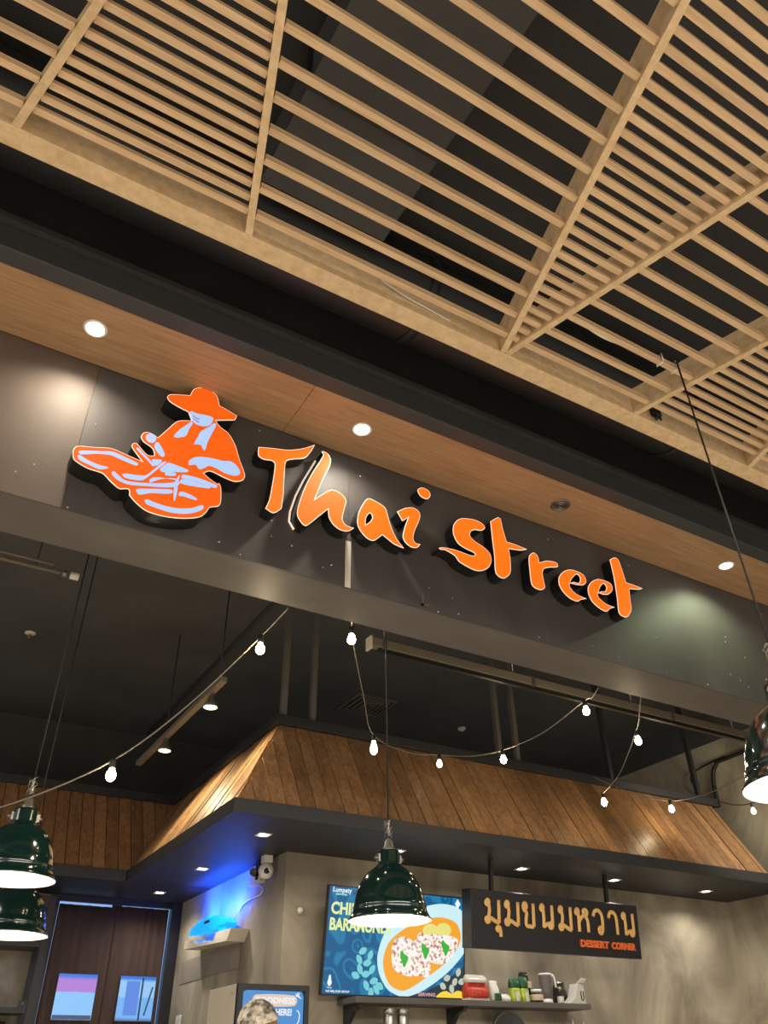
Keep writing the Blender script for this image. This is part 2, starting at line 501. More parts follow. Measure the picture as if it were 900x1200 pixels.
for px, py in ((TX + .02, TY), (TX + .27, TY), (4.42, TY), (4.62, TY), (5.75, TY), (6.95, TY)):
    obj('post', box(B(), (px - .022, py - .022, ZT + .0755), (px + .022, py + .022, 4.749)), M_beam if px < 5 else M_canopy, cn)

# ================================================================ SIGN: LOGO AND LETTERS
LET = eval('''{'T':[[(1.0258,4.0411,1),(1.0941,4.0629),(1.1875,4.0894),(1.2679,4.1328),(1.3352,4.1864,1),(1.3129,4.1253),(1.2808,4.0728),(1.2241,4.0429),(1.1871,4.0194),(1.1768,3.9956),(1.1768,3.902),(1.1792,3.7959),(1.1748,3.7112,1),(1.1349,3.6706),(1.0916,3.6841,1),(1.1074,3.7383),(1.1148,3.8194),(1.1206,3.9073),(1.1195,3.9726),(1.1048,3.9832),(1.0591,3.9747),(1.0305,3.9862)]],'h':[[(1.3792,4.1587),(1.4123,4.1576),(1.4327,4.1218),(1.4251,4.0722),(1.3886,3.9671),(1.3501,3.8321,1),(1.3917,3.8799),(1.4443,3.927),(1.4943,3.9234),(1.5275,3.8913),(1.5209,3.8397),(1.5084,3.7656),(1.5227,3.7387),(1.5474,3.7313),(1.577,3.7318,1),(1.5429,3.7009),(1.4991,3.6941),(1.46,3.7121),(1.4324,3.7498),(1.4261,3.7979,1),(1.3823,3.7428),(1.311,3.6553),(1.2876,3.6611),(1.2601,3.7002),(1.2615,3.7577),(1.2863,3.8678),(1.3243,3.9813),(1.3875,4.1385)]],'a':[[(1.6435,3.933),(1.6637,3.9516),(1.6927,3.9509),(1.7393,3.9395),(1.7672,3.9213),(1.7794,3.8821),(1.7985,3.8151),(1.829,3.7529),(1.8742,3.7038,1),(1.8163,3.7102),(1.7765,3.7298),(1.7453,3.7462,1),(1.7193,3.717),(1.6882,3.6904),(1.6519,3.6949),(1.6129,3.7287),(1.5961,3.7643),(1.5985,3.8189),(1.6123,3.8662)],[(1.672,3.8598),(1.6463,3.8175),(1.6435,3.7746,1),(1.669,3.8012),(1.6851,3.837)]],'i_stem':[[(1.8396,3.9282,1),(1.8889,3.9678),(1.9385,3.99),(1.9751,3.9824),(1.9874,3.9548),(1.9747,3.906),(1.9508,3.848),(1.9351,3.7877),(1.9471,3.7613),(1.9801,3.7629,1),(1.9578,3.7347),(1.9219,3.7262),(1.8871,3.7419),(1.8705,3.7725),(1.8813,3.8308),(1.9081,3.9113,1),(1.8709,3.8766,1)]],'i_dot':[[(1.9785,4.1243),(2.0115,4.1548),(2.0527,4.1487),(2.0638,4.1193),(2.0396,4.0852),(1.9988,4.0887)]],'s':[[(2.1017,3.7745),(2.13,3.7902),(2.2133,3.7997),(2.3255,3.7974),(2.3452,3.8173),(2.286,3.8296),(2.2314,3.8501),(2.2041,3.9037),(2.2087,3.9616),(2.2413,4.0121),(2.2831,4.0375),(2.3651,4.0549),(2.4161,4.0467),(2.4345,4.0236),(2.403,3.9927),(2.3581,3.9834),(2.3266,3.9586),(2.3201,3.928),(2.35,3.9024),(2.4131,3.8805),(2.4498,3.8501),(2.4554,3.8032),(2.4277,3.7503),(2.3738,3.7139),(2.3236,3.7056),(2.2284,3.7302),(2.2032,3.7593),(2.1428,3.7774)]],'t':[[(2.4802,4.0834,1),(2.5393,4.1322),(2.5581,4.129),(2.5658,4.068),(2.5844,3.9749,1),(2.6497,3.9764),(2.734,3.9697,1),(2.684,3.9466),(2.5936,3.9295,1),(2.5967,3.8677),(2.5889,3.7814),(2.575,3.7498),(2.5358,3.7144),(2.5026,3.7115),(2.4764,3.7342),(2.4809,3.8458),(2.4793,3.9588)]],'r':[[(2.7421,3.9203),(2.7806,3.962),(2.8089,3.951),(2.8163,3.9037,1),(2.8845,3.9365),(2.9572,3.9438),(2.9601,3.9177),(2.8875,3.8909),(2.8458,3.8685),(2.8294,3.8344),(2.8303,3.7771),(2.8314,3.7394),(2.7985,3.7131),(2.7519,3.7149),(2.7322,3.7346),(2.7327,3.825)]],'e':[[(2.955,3.8422),(2.9977,3.8942),(3.054,3.9259),(3.1173,3.9318),(3.1659,3.919),(3.1775,3.8823),(3.1507,3.8478),(3.0968,3.8323),(3.034,3.8241),(3.0341,3.7969),(3.0717,3.764),(3.1529,3.7526,1),(3.1103,3.7362),(3.0724,3.7134),(3.0184,3.7177),(2.9703,3.75),(2.9478,3.7916)],[(3.0757,3.8825),(3.1129,3.9104),(3.1311,3.8887),(3.1142,3.8511),(3.0679,3.8437),(3.0413,3.8331)]],'e2':[[(3.1829,3.8391),(3.2228,3.8904),(3.283,3.926),(3.3491,3.9319),(3.3934,3.9192),(3.3891,3.8775),(3.3502,3.8385),(3.306,3.8242),(3.259,3.821),(3.2579,3.7912),(3.3084,3.761),(3.379,3.7555,1),(3.3366,3.7345),(3.3009,3.7057),(3.251,3.7117),(3.1963,3.7452),(3.1776,3.7886)],[(3.3011,3.8877),(3.3312,3.9065),(3.3437,3.8848),(3.324,3.8511),(3.2928,3.8424),(3.2671,3.8312)]],'t2':[[(3.4258,4.1112,1),(3.4792,4.1438),(3.5068,4.1308),(3.5304,3.974,1),(3.6017,3.9736),(3.6729,3.9698,1),(3.6328,3.9512),(3.5475,3.9323,1),(3.5333,3.8468),(3.5249,3.7796),(3.4865,3.7252),(3.4584,3.7082),(3.4184,3.7124),(3.4062,3.7335),(3.4176,3.8252),(3.4291,3.9912)]],'logo':[[(0.1927,3.6614),(0.2044,3.6855),(0.2726,3.7077),(0.3424,3.7304),(0.4041,3.7232),(0.4826,3.7124,1),(0.4261,3.7721),(0.4253,3.7919),(0.4416,3.8022),(0.4658,3.782),(0.5013,3.7565),(0.5263,3.7634,1),(0.5288,3.7745,1),(0.5148,3.8025),(0.4692,3.8241),(0.4552,3.8455),(0.4612,3.8722),(0.4802,3.8854),(0.513,3.8808),(0.5276,3.8732,1),(0.5321,3.8786),(0.5657,3.9425),(0.6055,4.0106),(0.669,4.0413,1),(0.6456,4.0878,1),(0.5989,4.0962),(0.5516,4.1114),(0.5343,4.1333),(0.545,4.1558),(0.5875,4.1763),(0.6397,4.1951,1),(0.6535,4.2446),(0.68,4.2677),(0.7267,4.2762),(0.7709,4.258),(0.7928,4.198,1),(0.8329,4.1894),(0.8882,4.1722,1),(0.8804,4.1417),(0.8518,4.1266),(0.784,4.0945,1),(0.8109,4.0653),(0.8547,4.0436),(0.8962,3.9876),(0.928,3.9067),(0.9645,3.8222),(0.9573,3.7882),(0.9191,3.7646),(0.8674,3.7673),(0.7927,3.7791),(0.765,3.7546,1),(0.7921,3.7381),(0.839,3.7191),(0.8436,3.7276),(0.8566,3.7023),(0.8643,3.6192),(0.8532,3.5958),(0.8171,3.5764),(0.8046,3.5465),(0.7819,3.5133),(0.7425,3.4902),(0.6828,3.4696),(0.6129,3.4575),(0.5422,3.46),(0.4876,3.4892),(0.4584,3.5153,1),(0.4509,3.5434),(0.4135,3.5325),(0.3701,3.5562),(0.3307,3.5846),(0.2725,3.5867),(0.227,3.5997),(0.2025,3.6149)]],'inlay':[[(0.2155,3.655),(0.2228,3.6663),(0.3088,3.6981),(0.3507,3.7129),(0.4074,3.7048),(0.4655,3.6924),(0.4648,3.6811),(0.4474,3.6786),(0.3908,3.685),(0.3448,3.6909),(0.2887,3.6756),(0.2268,3.6469)],[(0.216,3.6298),(0.2208,3.6412),(0.2542,3.6296),(0.3042,3.6213),(0.3478,3.6228),(0.3423,3.613),(0.3132,3.5997),(0.2684,3.6069),(0.2284,3.6159)],[(0.367,3.5988),(0.3745,3.6112),(0.391,3.6019),(0.4241,3.5832),(0.4778,3.5899),(0.5504,3.6125),(0.6236,3.6437),(0.6514,3.6706),(0.62,3.6683),(0.5714,3.6431),(0.5351,3.6118),(0.5286,3.6202),(0.5454,3.644),(0.5951,3.6587),(0.6519,3.6675),(0.6637,3.659),(0.6513,3.6347),(0.6173,3.6155),(0.5287,3.5884),(0.442,3.5662),(0.3907,3.5766)],[(0.4124,3.6071),(0.4229,3.6175),(0.4713,3.6281),(0.5097,3.6418),(0.5427,3.6937),(0.5719,3.7418),(0.5864,3.751),(0.5828,3.7395),(0.5451,3.6783),(0.5165,3.6316),(0.4996,3.6109),(0.4709,3.6012),(0.4266,3.5968)],[(0.4459,3.7771),(0.4749,3.759),(0.5102,3.7335),(0.5382,3.7051),(0.5064,3.7253),(0.4711,3.7507)],[(0.523,3.7354),(0.5348,3.7435),(0.5655,3.7492),(0.554,3.7213),(0.5427,3.7102)],[(0.5692,3.6911),(0.5903,3.7425),(0.5999,3.7497),(0.6897,3.7432),(0.6896,3.7318),(0.6426,3.7133)],[(0.5911,3.6852),(0.5979,3.6925),(0.6361,3.7028),(0.6403,3.6926),(0.6205,3.6823),(0.5951,3.6763)],[(0.6498,3.5543,1),(0.642,3.6151),(0.6455,3.6749),(0.6591,3.7032,1),(0.6557,3.6592),(0.6586,3.602),(0.6552,3.5531,1)],[(0.6665,3.6962),(0.6703,3.7076),(0.7342,3.7158),(0.7895,3.7136),(0.8347,3.7074),(0.8334,3.6949),(0.8145,3.6898),(0.7371,3.6936),(0.6703,3.6878)],[(0.6628,3.6652),(0.6687,3.6805),(0.716,3.6888),(0.7706,3.6884),(0.8067,3.6855),(0.762,3.67),(0.6985,3.6591),(0.6675,3.6584)],[(0.4823,3.549),(0.4907,3.5584),(0.5431,3.578),(0.6318,3.6061),(0.6381,3.5912),(0.5953,3.5722),(0.5465,3.5572),(0.5004,3.5308),(0.4924,3.534)],[(0.666,3.5984),(0.6757,3.6116),(0.7048,3.6127),(0.7323,3.6068),(0.7527,3.5949),(0.7291,3.5908),(0.6864,3.5918),(0.6712,3.5875)],[(0.5265,3.5095),(0.5327,3.5179),(0.5636,3.5137),(0.6201,3.5111),(0.6808,3.5203),(0.7356,3.5423),(0.7746,3.5708),(0.7853,3.5714),(0.7848,3.5534),(0.744,3.5188),(0.6945,3.4965),(0.634,3.4863),(0.5726,3.4891),(0.5365,3.4946)],[(0.6537,4.0916),(0.685,4.0932),(0.7653,4.1027),(0.7665,4.068),(0.7493,4.0418),(0.7222,4.0283),(0.6877,4.0291),(0.6642,4.0554)],[(0.6675,4.0311,1),(0.6764,4.0278),(0.6628,3.9817),(0.6547,3.9386),(0.6401,3.9231),(0.6027,3.907),(0.6057,3.9316),(0.6323,3.9791)],[(0.7807,4.0721),(0.7888,4.063),(0.7764,4.0095),(0.7593,3.9369),(0.7539,3.8884),(0.7419,3.894),(0.7313,3.9108),(0.6958,3.9029,1),(0.7074,3.9434),(0.7209,3.9926),(0.7557,4.0372)],[(0.6848,3.7907),(0.709,3.8245),(0.7456,3.8429),(0.8005,3.8549),(0.8458,3.8592),(0.8849,3.8714),(0.9153,3.8589),(0.9355,3.8319),(0.9347,3.8106),(0.9102,3.7955),(0.8645,3.7936),(0.8176,3.8061),(0.7839,3.8051),(0.764,3.7849),(0.7411,3.769),(0.7221,3.7873),(0.6937,3.7739),(0.6872,3.7815),(0.6983,3.8009,1)],[(0.4748,3.854),(0.4826,3.8711),(0.5,3.8787),(0.5191,3.8661),(0.5211,3.8462),(0.5077,3.8302),(0.4864,3.8315)],[(0.5202,3.8184),(0.5296,3.843),(0.5447,3.8321),(0.5726,3.7892),(0.5721,3.7754),(0.5594,3.7716),(0.5382,3.7885)]]}''')


def letter(name, label, shapes, yface, depth, face, inset=.0042, group='orange channel letters on the fascia', cat='sign letter'):
    allp = [p for s in shapes for p in s[0]]
    cx_ = sum(p[0] for p in allp) / len(allp); cz = min(p[1] for p in allp)
    t = thing(name, label, cat, (cx_, 2.999, cz), group)
    for s in shapes:
        loops = [spline(l) for l in s]
        obj('return', flat_mesh(loops, depth, 2.9985), M_ret, t)
        obj('rim', flat_mesh(loops, .003, 2.9983 - depth), M_pale, t)
        obj('face', flat_mesh(loops, .003, 2.9975 - depth, -inset), face, t)
    return t


for key, lab in (('T', 'glowing orange capital letter T at the start of the sign'),
                 ('h', 'glowing orange letter h with a loose white edge trim'),
                 ('a', 'glowing orange letter a between the h and the i'),
                 ('s', 'glowing orange letter S at the start of the second word'),
                 ('t', 'glowing orange letter t right after the S'),
                 ('r', 'glowing orange letter r between the first t and the e'),
                 ('e', 'glowing orange letter e touching the r side, first of two'),
                 ('e2', 'glowing orange letter e next to the last t, second of two'),
                 ('t2', 'glowing orange letter t at the far end of the sign')):
    t = letter('channel_letter', lab, [LET[key]], 2.925, .075, M_or, .0032)
    if key == 'h':
        hp = LET['h'][0]
        pts = [(p[0] - .012, 2.992, p[1] + .004) for p in hp[-6:]][::-1]
        obj('edge_trim', tube(B(), pts, .005, 6), M_pale, t)
letter('channel_letter', 'glowing orange letter i with its separate round dot', [LET['i_stem'], LET['i_dot']], 2.925, .075, M_or, .0032)

t = letter('logo_sign', 'orange backlit logo of a street hawker in a wide hat with bowls', [LET['logo']], 2.903, .097, M_or2, .0028, None, 'logo sign')
for qi, lp in enumerate(LET['inlay']):
    sp_ = spline(lp)
    fc = obj('inlay', flat_mesh([sp_], .0022, 2.8984 - qi * .00012), M_inlay, t)
    cxy = [sum(p[i] for p in sp_) / len(sp_) for i in (0, 1)]
ln_ = B()
def lpt(x, z): return (x, 2.8925, z)
fx, fz = LET['inlay'][14][0][0], LET['inlay'][14][0][1]
tube(ln_, [lpt(fx + .015, fz - .02), lpt(fx + .03, fz - .03), lpt(fx + .05, fz - .03)], .0016, 5)
tube(ln_, [lpt(fx + .02, fz - .04), lpt(fx + .035, fz - .045), lpt(fx + .05, fz - .052)], .0016, 5)
tube(ln_, [lpt(fx + .05, fz - .078), lpt(fx + .065, fz - .082), lpt(fx + .08, fz - .084)], .0016, 5)
obj('face_lines', ln_, M_line, t)

# ================================================================ DOWNLIGHTS
def downlight(label, x, y, z, lit, r=.05, power=0, color=(1, .9, .74), square=False, glow=None, group='round downlights in the veneered soffit', angle=120):
    t = thing('downlight', label, 'downlight', (x, y, z), group)
    if square:
        bm = B(); a = r * 1.15
        for lo, hi in (((-a, -a), (a, -a * .78)), ((-a, a * .78), (a, a)), ((-a, -a * .78), (-a * .78, a * .78)), ((a * .78, -a * .78), (a, a * .78))):
            box(bm, (x + lo[0], y + lo[1], z - .006), (x + hi[0], y + hi[1], z - .0002))
        obj('trim_frame', bm, M_white, t)
    else:
        obj('trim_ring', lathe(B(), [(r * .82, -.002), (r * .9, -.007), (r * 1.02, -.006), (r * 1.12, -.0005), (r * .82, -.0003)], (x, y, z), 28), M_galv if not lit else M_white, t)
    obj('lens', lathe(B(), [(0, -.004), (r * .55, -.0038), (r * .80, -.002)], (x, y, z), 24), glow if lit else M_blk2, t)
    if not lit:
        for q in (.25, .5, .7): obj('baffle_ring', lathe(B(), [(r * q - .003, -.0045), (r * q, -.008), (r * q + .003, -.0045)], (x, y, z), 20), M_galv, t)
    if lit: spot(t, (x, y, z - .012), power, angle, color, .035, .8)
    return t


downlight('lit round downlight in soffit above the brown panel left of logo', .135, 2.772, 4.27, 1, .05, 44, (1, .86, .68), glow=M_dl, angle=150)
downlight('lit round downlight in soffit above the letters h and a', 1.537, 2.772, 4.27, 1, .05, 30, (1, .88, .72), glow=M_dl, angle=150)
downlight('unlit round downlight in soffit above the letter r', 2.925, 2.778, 4.27, 0, .055)
downlight('lit round downlight in soffit beyond the last letter t', 4.382, 2.76, 4.27, 1, .05, 40, (.86, 1.0, .60), glow=M_dl, angle=150)

CG = 'small downlights under the kitchen canopy'
for lab, x, y in (('small lit downlight under canopy nearest the curtained door', 2.24, 7.80),
                  ('small lit downlight under canopy above the blue insect lamp', 2.24, 6.68),
                  ('small lit downlight under the convex canopy corner above white camera', 2.24, 5.44),
                  ('small lit downlight under canopy just above the centre pendant lamp', 3.338, 5.432),
                  ('small lit downlight under canopy above left half of hanging gold-lettered sign', 4.587, 5.50),
                  ('small lit downlight under canopy above right end of hanging gold-lettered sign', 5.625, 5.50),
                  ('small lit downlight under canopy nearest the right plaster wall', 6.802, 5.50)):
    downlight(lab, x, y, 2.8545, 1, .042, 28, (1, .93, .82), True, M_dlc, CG, 150)

# ================================================================ PENDANT LAMPS
PO = [(.195, 0), (.1965, .006), (.190, .012), (.180, .03), (.173, .05), (.176, .056), (.171, .062), (.166, .09), (.157, .125), (.143, .16), (.122, .192), (.095, .217), (.072, .232), (.060, .242), (.056, .25), (.056, .30), (.052, .308), (.02, .312)]
PI = [(.020, .300), (.045, .295), (.05, .245), (.066, .228), (.09, .211), (.117, .187), (.138, .156), (.152, .122), (.161, .088), (.167, .05), (.175, .028), (.186, .011), (.1945, .0)]


def pendant(label, x, y, z, ztop, kdia=1.0, power=4.5, hook=True):
    t = thing('pendant_lamp', label, 'pendant lamp', (x, y, z), 'green dome pendant lamps')
    k = kdia
    obj('shade', lathe(B(), [(r * k, h * k) for r, h in PO], (x, y, z), 48), M_green, t)
    obj('shade_lining', lathe(B(), [(r * k, h * k) for r, h in PI], (x, y, z), 48), M_shadein, t)
    bm = B()
    for s in (-1, 1):
        box(bm, (x + s * .058 * k - .006, y - .012, z + .255 * k), (x + s * .058 * k + .006, y + .012, z + .29 * k))
        cyl(bm, (x + s * .05 * k, y, z + .272 * k), (x + s * .078 * k, y, z + .272 * k), .008, 8)
    obj('side_clamp', bm, M_galv, t)
    obj('socket_cap', lathe(B(), [(.03, .31), (.03, .322), (.022, .332), (.02, .35), (.012, .362), (.004, .37)], (x, y, z), 16), M_galv, t)
    bm = B()                                                               # hook and knotted wire above the cap
    for q in range(3):
        a = q * 2.1
        tube(bm, [(x + .02 * math.cos(a + u * .9), y + .02 * math.sin(a + u * .9), z + .375 + .012 * u * (1 if q else 1.2)) for u in range(7)], .003, 5)
    lathe(bm, [(.006, .378), (.012, .40), (.006, .425), (.011, .44), (.004, .455)], (x, y, z), 8)
    obj('hook', bm, M_galv, t)
    obj('cord', cyl(B(), (x, y, z + .44), (x, y, ztop), .0042, 6), M_cable, t)
    bl = obj('bulb', ell(B(), (x, y, z + .14), (.032, .032, .045), 14, 8), mat('pendant_bulb_glow', (1, 1, 1), .4, emit=(1, .9, .74), estr=14), t)
    sp2 = point(t, (x, y, z + .07), power, (1, .90, .75), .03)
    return t


pendant('dark green dome pendant lamp hanging in front of the menu screen', 2.118, 3.53, 2.048, 4.748)
pendant('dark green dome pendant lamp at left edge, nearer and higher of two', .515, 4.2, 2.205, 4.748)
pendant('dark green dome pendant lamp at left edge, farther and lower of two', .68, 5.05, 2.09, 4.748)
pendant('dark green dome pendant lamp at right edge, hung from the timber grille', 2.267, 1.365, 2.126, GZ + .03, 1.02, 4)

# ================================================================ STRING LIGHTS
def cat3(pts, k=6):
    out = []
    n = len(pts); P = [Vector(p) for p in pts]
    for i in range(n - 1):
        p0, p1, p2, p3 = P[max(i - 1, 0)], P[i], P[i + 1], P[min(i + 2, n - 1)]
        for j in range(k):
            t = j / k
            out.append(.5 * (2 * p1 + (p2 - p0) * t + (2 * p0 - 5 * p1 + 4 * p2 - p3) * t * t + (3 * p1 - p0 - 3 * p2 + p3) * t ** 3))
    out.append(P[-1]); return out


BP = [(0, -.062), (.012, -.060), (.0205, -.05), (.0235, -.038), (.021, -.024), (.014, -.01), (.012, 0)]
BPT = [(0, -.098), (.012, -.095), (.022, -.082), (.0265, -.066), (.024, -.045), (.017, -.022), (.013, 0)]


def string(label, pts, bulbs, cable=M_gcable):
    t = thing('string_light', label, 'string lights', pts[0], 'string lights under the black ceiling')
    P = []
    for a, b in zip(pts, pts[1:]):                                         # gentle sag on each span
        P.append(a); m = [(a[i] + b[i]) / 2 for i in range(3)]; d = math.dist(a, b)
        if d > .35: m[2] -= .05 * d; P.append(tuple(m))
    P.append(pts[-1])
    obj('cord', tube(B(), cat3(P), .0042, 5), cable, t)
    for (x, y, z), kind in bulbs:                                          # z = top of the socket
        s = obj('socket', lathe(B(), [(0, .008), (.010, .006), (.0145, -.005), (.0145, -.036), (.0125, -.04), (0, -.04)], (x, y, z), 12), M_cable, t)
        obj('bulb', lathe(B(), BPT if kind == 't' else BP, (x, y, z - .038), 14), M_bulbdim if kind in ('d', 't') else M_bulb, t)
    return t


def up(p, dz=.07): return (p[0], p[1], p[2] + dz)


b1a, b1b, b1c = (1.35, 3.5, 3.252), (.809, 3.9, 2.639), (.10, 4.25, 2.40)
string('string light sagging from the sign beam past the left pendants', [(1.419, 3.33, 3.425), up(b1a), up(b1b), b1c], [(up(b1a), 'b'), (up(b1b), 'b')])
b2a, b2b, b2c, b2d, b2e = (1.881, 3.5, 3.434), (2.654, 4.6, 3.30), (3.537, 5.1, 3.453), (3.774, 4.6, 3.378), (3.792, 3.7, 3.449)
string('string light looping from sign beam down to front canopy edge and back', [(1.86, 3.36, 3.62), up(b2a), up(b2b), up(b2c), up(b2d), up(b2e), (3.55, 3.33, 3.425)],
       [(up(b2a), 'b'), (up(b2b), 't'), (up(b2c), 'd'), (up(b2d), 'b'), (up(b2e), 'b')])
b3a, b3b = (4.239, 3.7, 3.318), (4.947, 4.8, 3.267)
string('short string light dropping from sign beam in front of the planks', [(3.98, 3.36, 3.52), up(b3a), up(b3b)], [(up(b3a), 'b'), (up(b3b), 'b')])
b4a, b4b, b4c, b4d = (5.442, 5.37, 3.70), (5.98, 5.0, 3.39), (6.066, 4.2, 3.488), (5.9, 3.36, 3.45)
string('string light with one bulb strung from canopy top toward right pendant', [b4a, up(b4b), b4c, b4d], [(up(b4b), 'b')])
b5a, b5b, b5c = (7.15, 5.37, 3.70), (7.0, 4.9, 3.475), (6.95, 4.5, 3.62)
string('dark cord with one dim bulb near the right plaster wall', [b5a, up(b5b), b5c], [(up(b5b), 'd')], M_cable)

# ================================================================ CEILING FITTINGS BEHIND THE SIGN
t = thing('track_light', 'short grey track with two small lit spotlights hung from black ceiling', 'track light', (1.73, 6.2, 3.8))
obj('rail', box(B(), (1.705, 5.15, 3.78), (1.755, 7.27, 3.82), .003), M_greybar, t)
for y in (5.25, 6.5): obj('suspension_cord', cyl(B(), (1.73, y, 3.82), (1.73, y, 4.749), .005, 6), M_cable, t)
for y in (5.40, 6.47):
    h = obj('spotlight', lathe(B(), [(0, .06), (.022, .058), (.026, .03), (.045, .0), (.058, -.03), (.052, -.032), (.04, -.01), (0, -.008)], (1.735, y, 3.705), 20), M_galv, t)
    obj('lens', lathe(B(), [(0, -.022), (.03, -.024), (.047, -.028)], (1.735, y, 3.705), 16), mat('spot_lens_glow', (1, 1, 1), .4, emit=(1, .93, .66), estr=14), h)
    obj('swivel_arm', tube(B(), [(1.735, y, 3.78), (1.735, y, 3.76)], .012, 8), M_galv, h)
    spot(t, (1.735, y, 3.665), 48, 130, (1, .90, .58), .03, .6, (.55, -.1, -1))

t = thing('ceiling_batten', 'long tan-grey lighting trunking hung behind the sign beam', 'light batten', (4.2, 4.18, 3.8))
obj('trunking', box(B(), (2.39, 4.15, 3.80), (7.35, 4.21, 3.86), .003), M_greybar, t)
obj('lower_rail', box(B(), (2.45, 4.165, 3.77), (7.35, 4.195, 3.799)), M_blk2, t)
obj('end_cap', box(B(), (2.372, 4.145, 3.775), (2.389, 4.215, 3.865), .003), M_cream, t)
for x in (2.5, 3.6, 4.8, 6.0): obj('hanger_rod', cyl(B(), (x, 4.18, 3.86), (x, 4.18, 4.749), .006, 6), M_galv, t)
h = obj('spotlight', lathe(B(), [(0, .06), (.022, .058), (.026, .03), (.045, .0), (.058, -.03), (.052, -.032), (.04, -.01), (0, -.008)], (6.8, 4.18, 3.68), 20), M_galv, t)  # added spotlight out of view, brightens the right plaster wall
obj('lens', lathe(B(), [(0, -.022), (.03, -.024), (.047, -.028)], (6.8, 4.18, 3.68), 16), mat('added_lens_glow', (1, 1, 1), .4, emit=(1, .92, .74), estr=14), h)
obj('swivel_arm', tube(B(), [(6.8, 4.18, 3.769), (6.8, 4.18, 3.735)], .012, 8), M_galv, h)
spot(t, (6.8, 4.18, 3.64), 60, 165, (1, .90, .70), .04, .5, (.5, .8, .05))
for x in (2.47, 3.75, 5.2): obj('clip', box(B(), (x, 4.145, 3.795), (x + .03, 4.215, 3.865)), M_galv, t)

t = thing('conduit_pipe', 'thin dark ceiling conduit with pale coupling at far upper left', 'pipe', (.3, 4.9, 4.2))
obj('pipe', cyl(B(), (-1.5, 4.93, 4.2), (.46, 4.93, 4.2), .014, 8), M_greybar, t)
obj('pipe', cyl(B(), (-1.5, 4.87, 4.215), (.40, 4.87, 4.215), .01, 8), M_greybar, t)
obj('coupling', cyl(B(), (.47, 4.93, 4.2), (.50, 4.93, 4.2), .024, 12), M_galv, t)
obj('coupling', cyl(B(), (.52, 4.93, 4.2), (.575, 4.93, 4.2), .026, 12), M_white, t)
for x in (-.6, .3): obj('hanger', cyl(B(), (x, 4.93, 4.2), (x, 4.93, 4.749), .005, 6), M_cable, t)

t = thing('sprinkler_head', 'small pale sprinkler head on black ceiling above the left pendants', 'sprinkler', (.543, 7.098, 4.73))
obj('escutcheon', lathe(B(), [(0, .019), (.045, .018), (.05, .008), (.03, 0), (0, -.002)], (.543, 7.098, 4.73), 20), M_cream, t)
obj('nozzle', lathe(B(), [(.012, 0), (.012, -.03), (.022, -.034), (.022, -.038), (0, -.04)], (.543, 7.098, 4.73), 12), M_galv, t)
t = thing('smoke_detector', 'small round white detector on black ceiling above the front planks', 'smoke detector', (5.339, 7.207, 4.74))
obj('base', lathe(B(), [(0, .0095), (.045, .009), (.047, -.005), (.04, -.012), (0, -.012)], (5.339, 7.207, 4.74), 20), M_white, t)
obj('sensor_cap', lathe(B(), [(.028, -.012), (.024, -.026), (0, -.028)], (5.339, 7.207, 4.74), 16), M_white, t)
t = thing('air_diffuser', 'dark square slatted air vent in black ceiling beside the string bulb', 'air vent', (4.018, 7.107, 4.745))
bm = B()
for a in range(4):
    q = .24 - a * .055
    for lo, hi in (((-q, -q), (q, -q + .025)), ((-q, q - .025), (q, q)), ((-q, -q + .025), (-q + .025, q - .025)), ((q - .025, -q + .025), (q, q - .025))):
        box(bm, (4.018 + lo[0], 7.107 + lo[1], 4.725 - a * .006), (4.018 + hi[0], 7.107 + hi[1], 4.7495))
obj('louvre_frame', bm, M_beam, t)

t = thing('wall_conduit', 'black bent conduit with loose cable at top of right wall', 'conduit', (7.4, 5.3, 3.8))
obj('pipe', tube(B(), cat3([(7.46, 5.62, 3.74), (7.46, 5.60, 4.02), (7.46, 5.52, 4.16), (7.46, 5.3, 4.19), (7.46, 3.6, 4.2)]), .022, 8), M_blk2, t)
obj('loose_cable', tube(B(), cat3([(7.47, 5.75, 3.8), (7.44, 5.85, 4.02), (7.45, 5.86, 4.14), (7.46, 5.7, 4.19), (7.47, 5.4, 4.22)]), .009, 6), M_cable, t)

# loose cables on the grille
tag(recenter(obj('white_cable', tube(B(), cat3([(1.00, 1.655, 3.93), (1.12, 1.66, 3.905), (1.2, 1.662, 3.90), (1.32, 1.664, 3.888)]), .004, 6), M_wcable)), 'thin pale cable lying against the inner face of grille edge beam', 'cable')
tag(recenter(obj('white_cable', tube(B(), cat3([(1.70, 1.39, 3.885), (1.80, 1.405, 3.872), (1.9, 1.41, 3.866), (2.02, 1.41, 3.885), (2.12, 1.405, 3.90), (2.18, 1.40, 3.90)]), .0055, 6), M_wcable)), 'white cable draped over a slat toward the right pendant cord', 'cable')
tg = thing('cable_tie', 'white cable ties knotted round the slat at the right pendant cord', 'cable tie', (2.2, 1.397, 3.9))
for x in (2.20, 2.285):
    obj('loop', tube(B(), [(x, 1.38, 3.862), (x, 1.413, 3.862), (x, 1.413, 3.906), (x, 1.38, 3.906), (x, 1.38, 3.862)], .004, 5), M_white, tg)
    obj('tail', tube(B(), [(x, 1.38, 3.862), (x - .012, 1.375, 3.845), (x - .02, 1.372, 3.84)], .003, 5), M_white, tg)
cl = thing('black_clip', 'small black plug clip hanging on grille edge beam inner face', 'clip', (2.45, 1.655, 3.9))
obj('body', box(B(), (2.43, 1.64, 3.885), (2.475, 1.667, 3.945), .004), M_cable, cl)
obj('prong', tube(B(), [(2.44, 1.65, 3.887), (2.438, 1.648, 3.855)], .008, 6), M_cable, cl)
obj('prong', tube(B(), [(2.466, 1.65, 3.887), (2.47, 1.648, 3.865)], .006, 6), M_cable, cl)

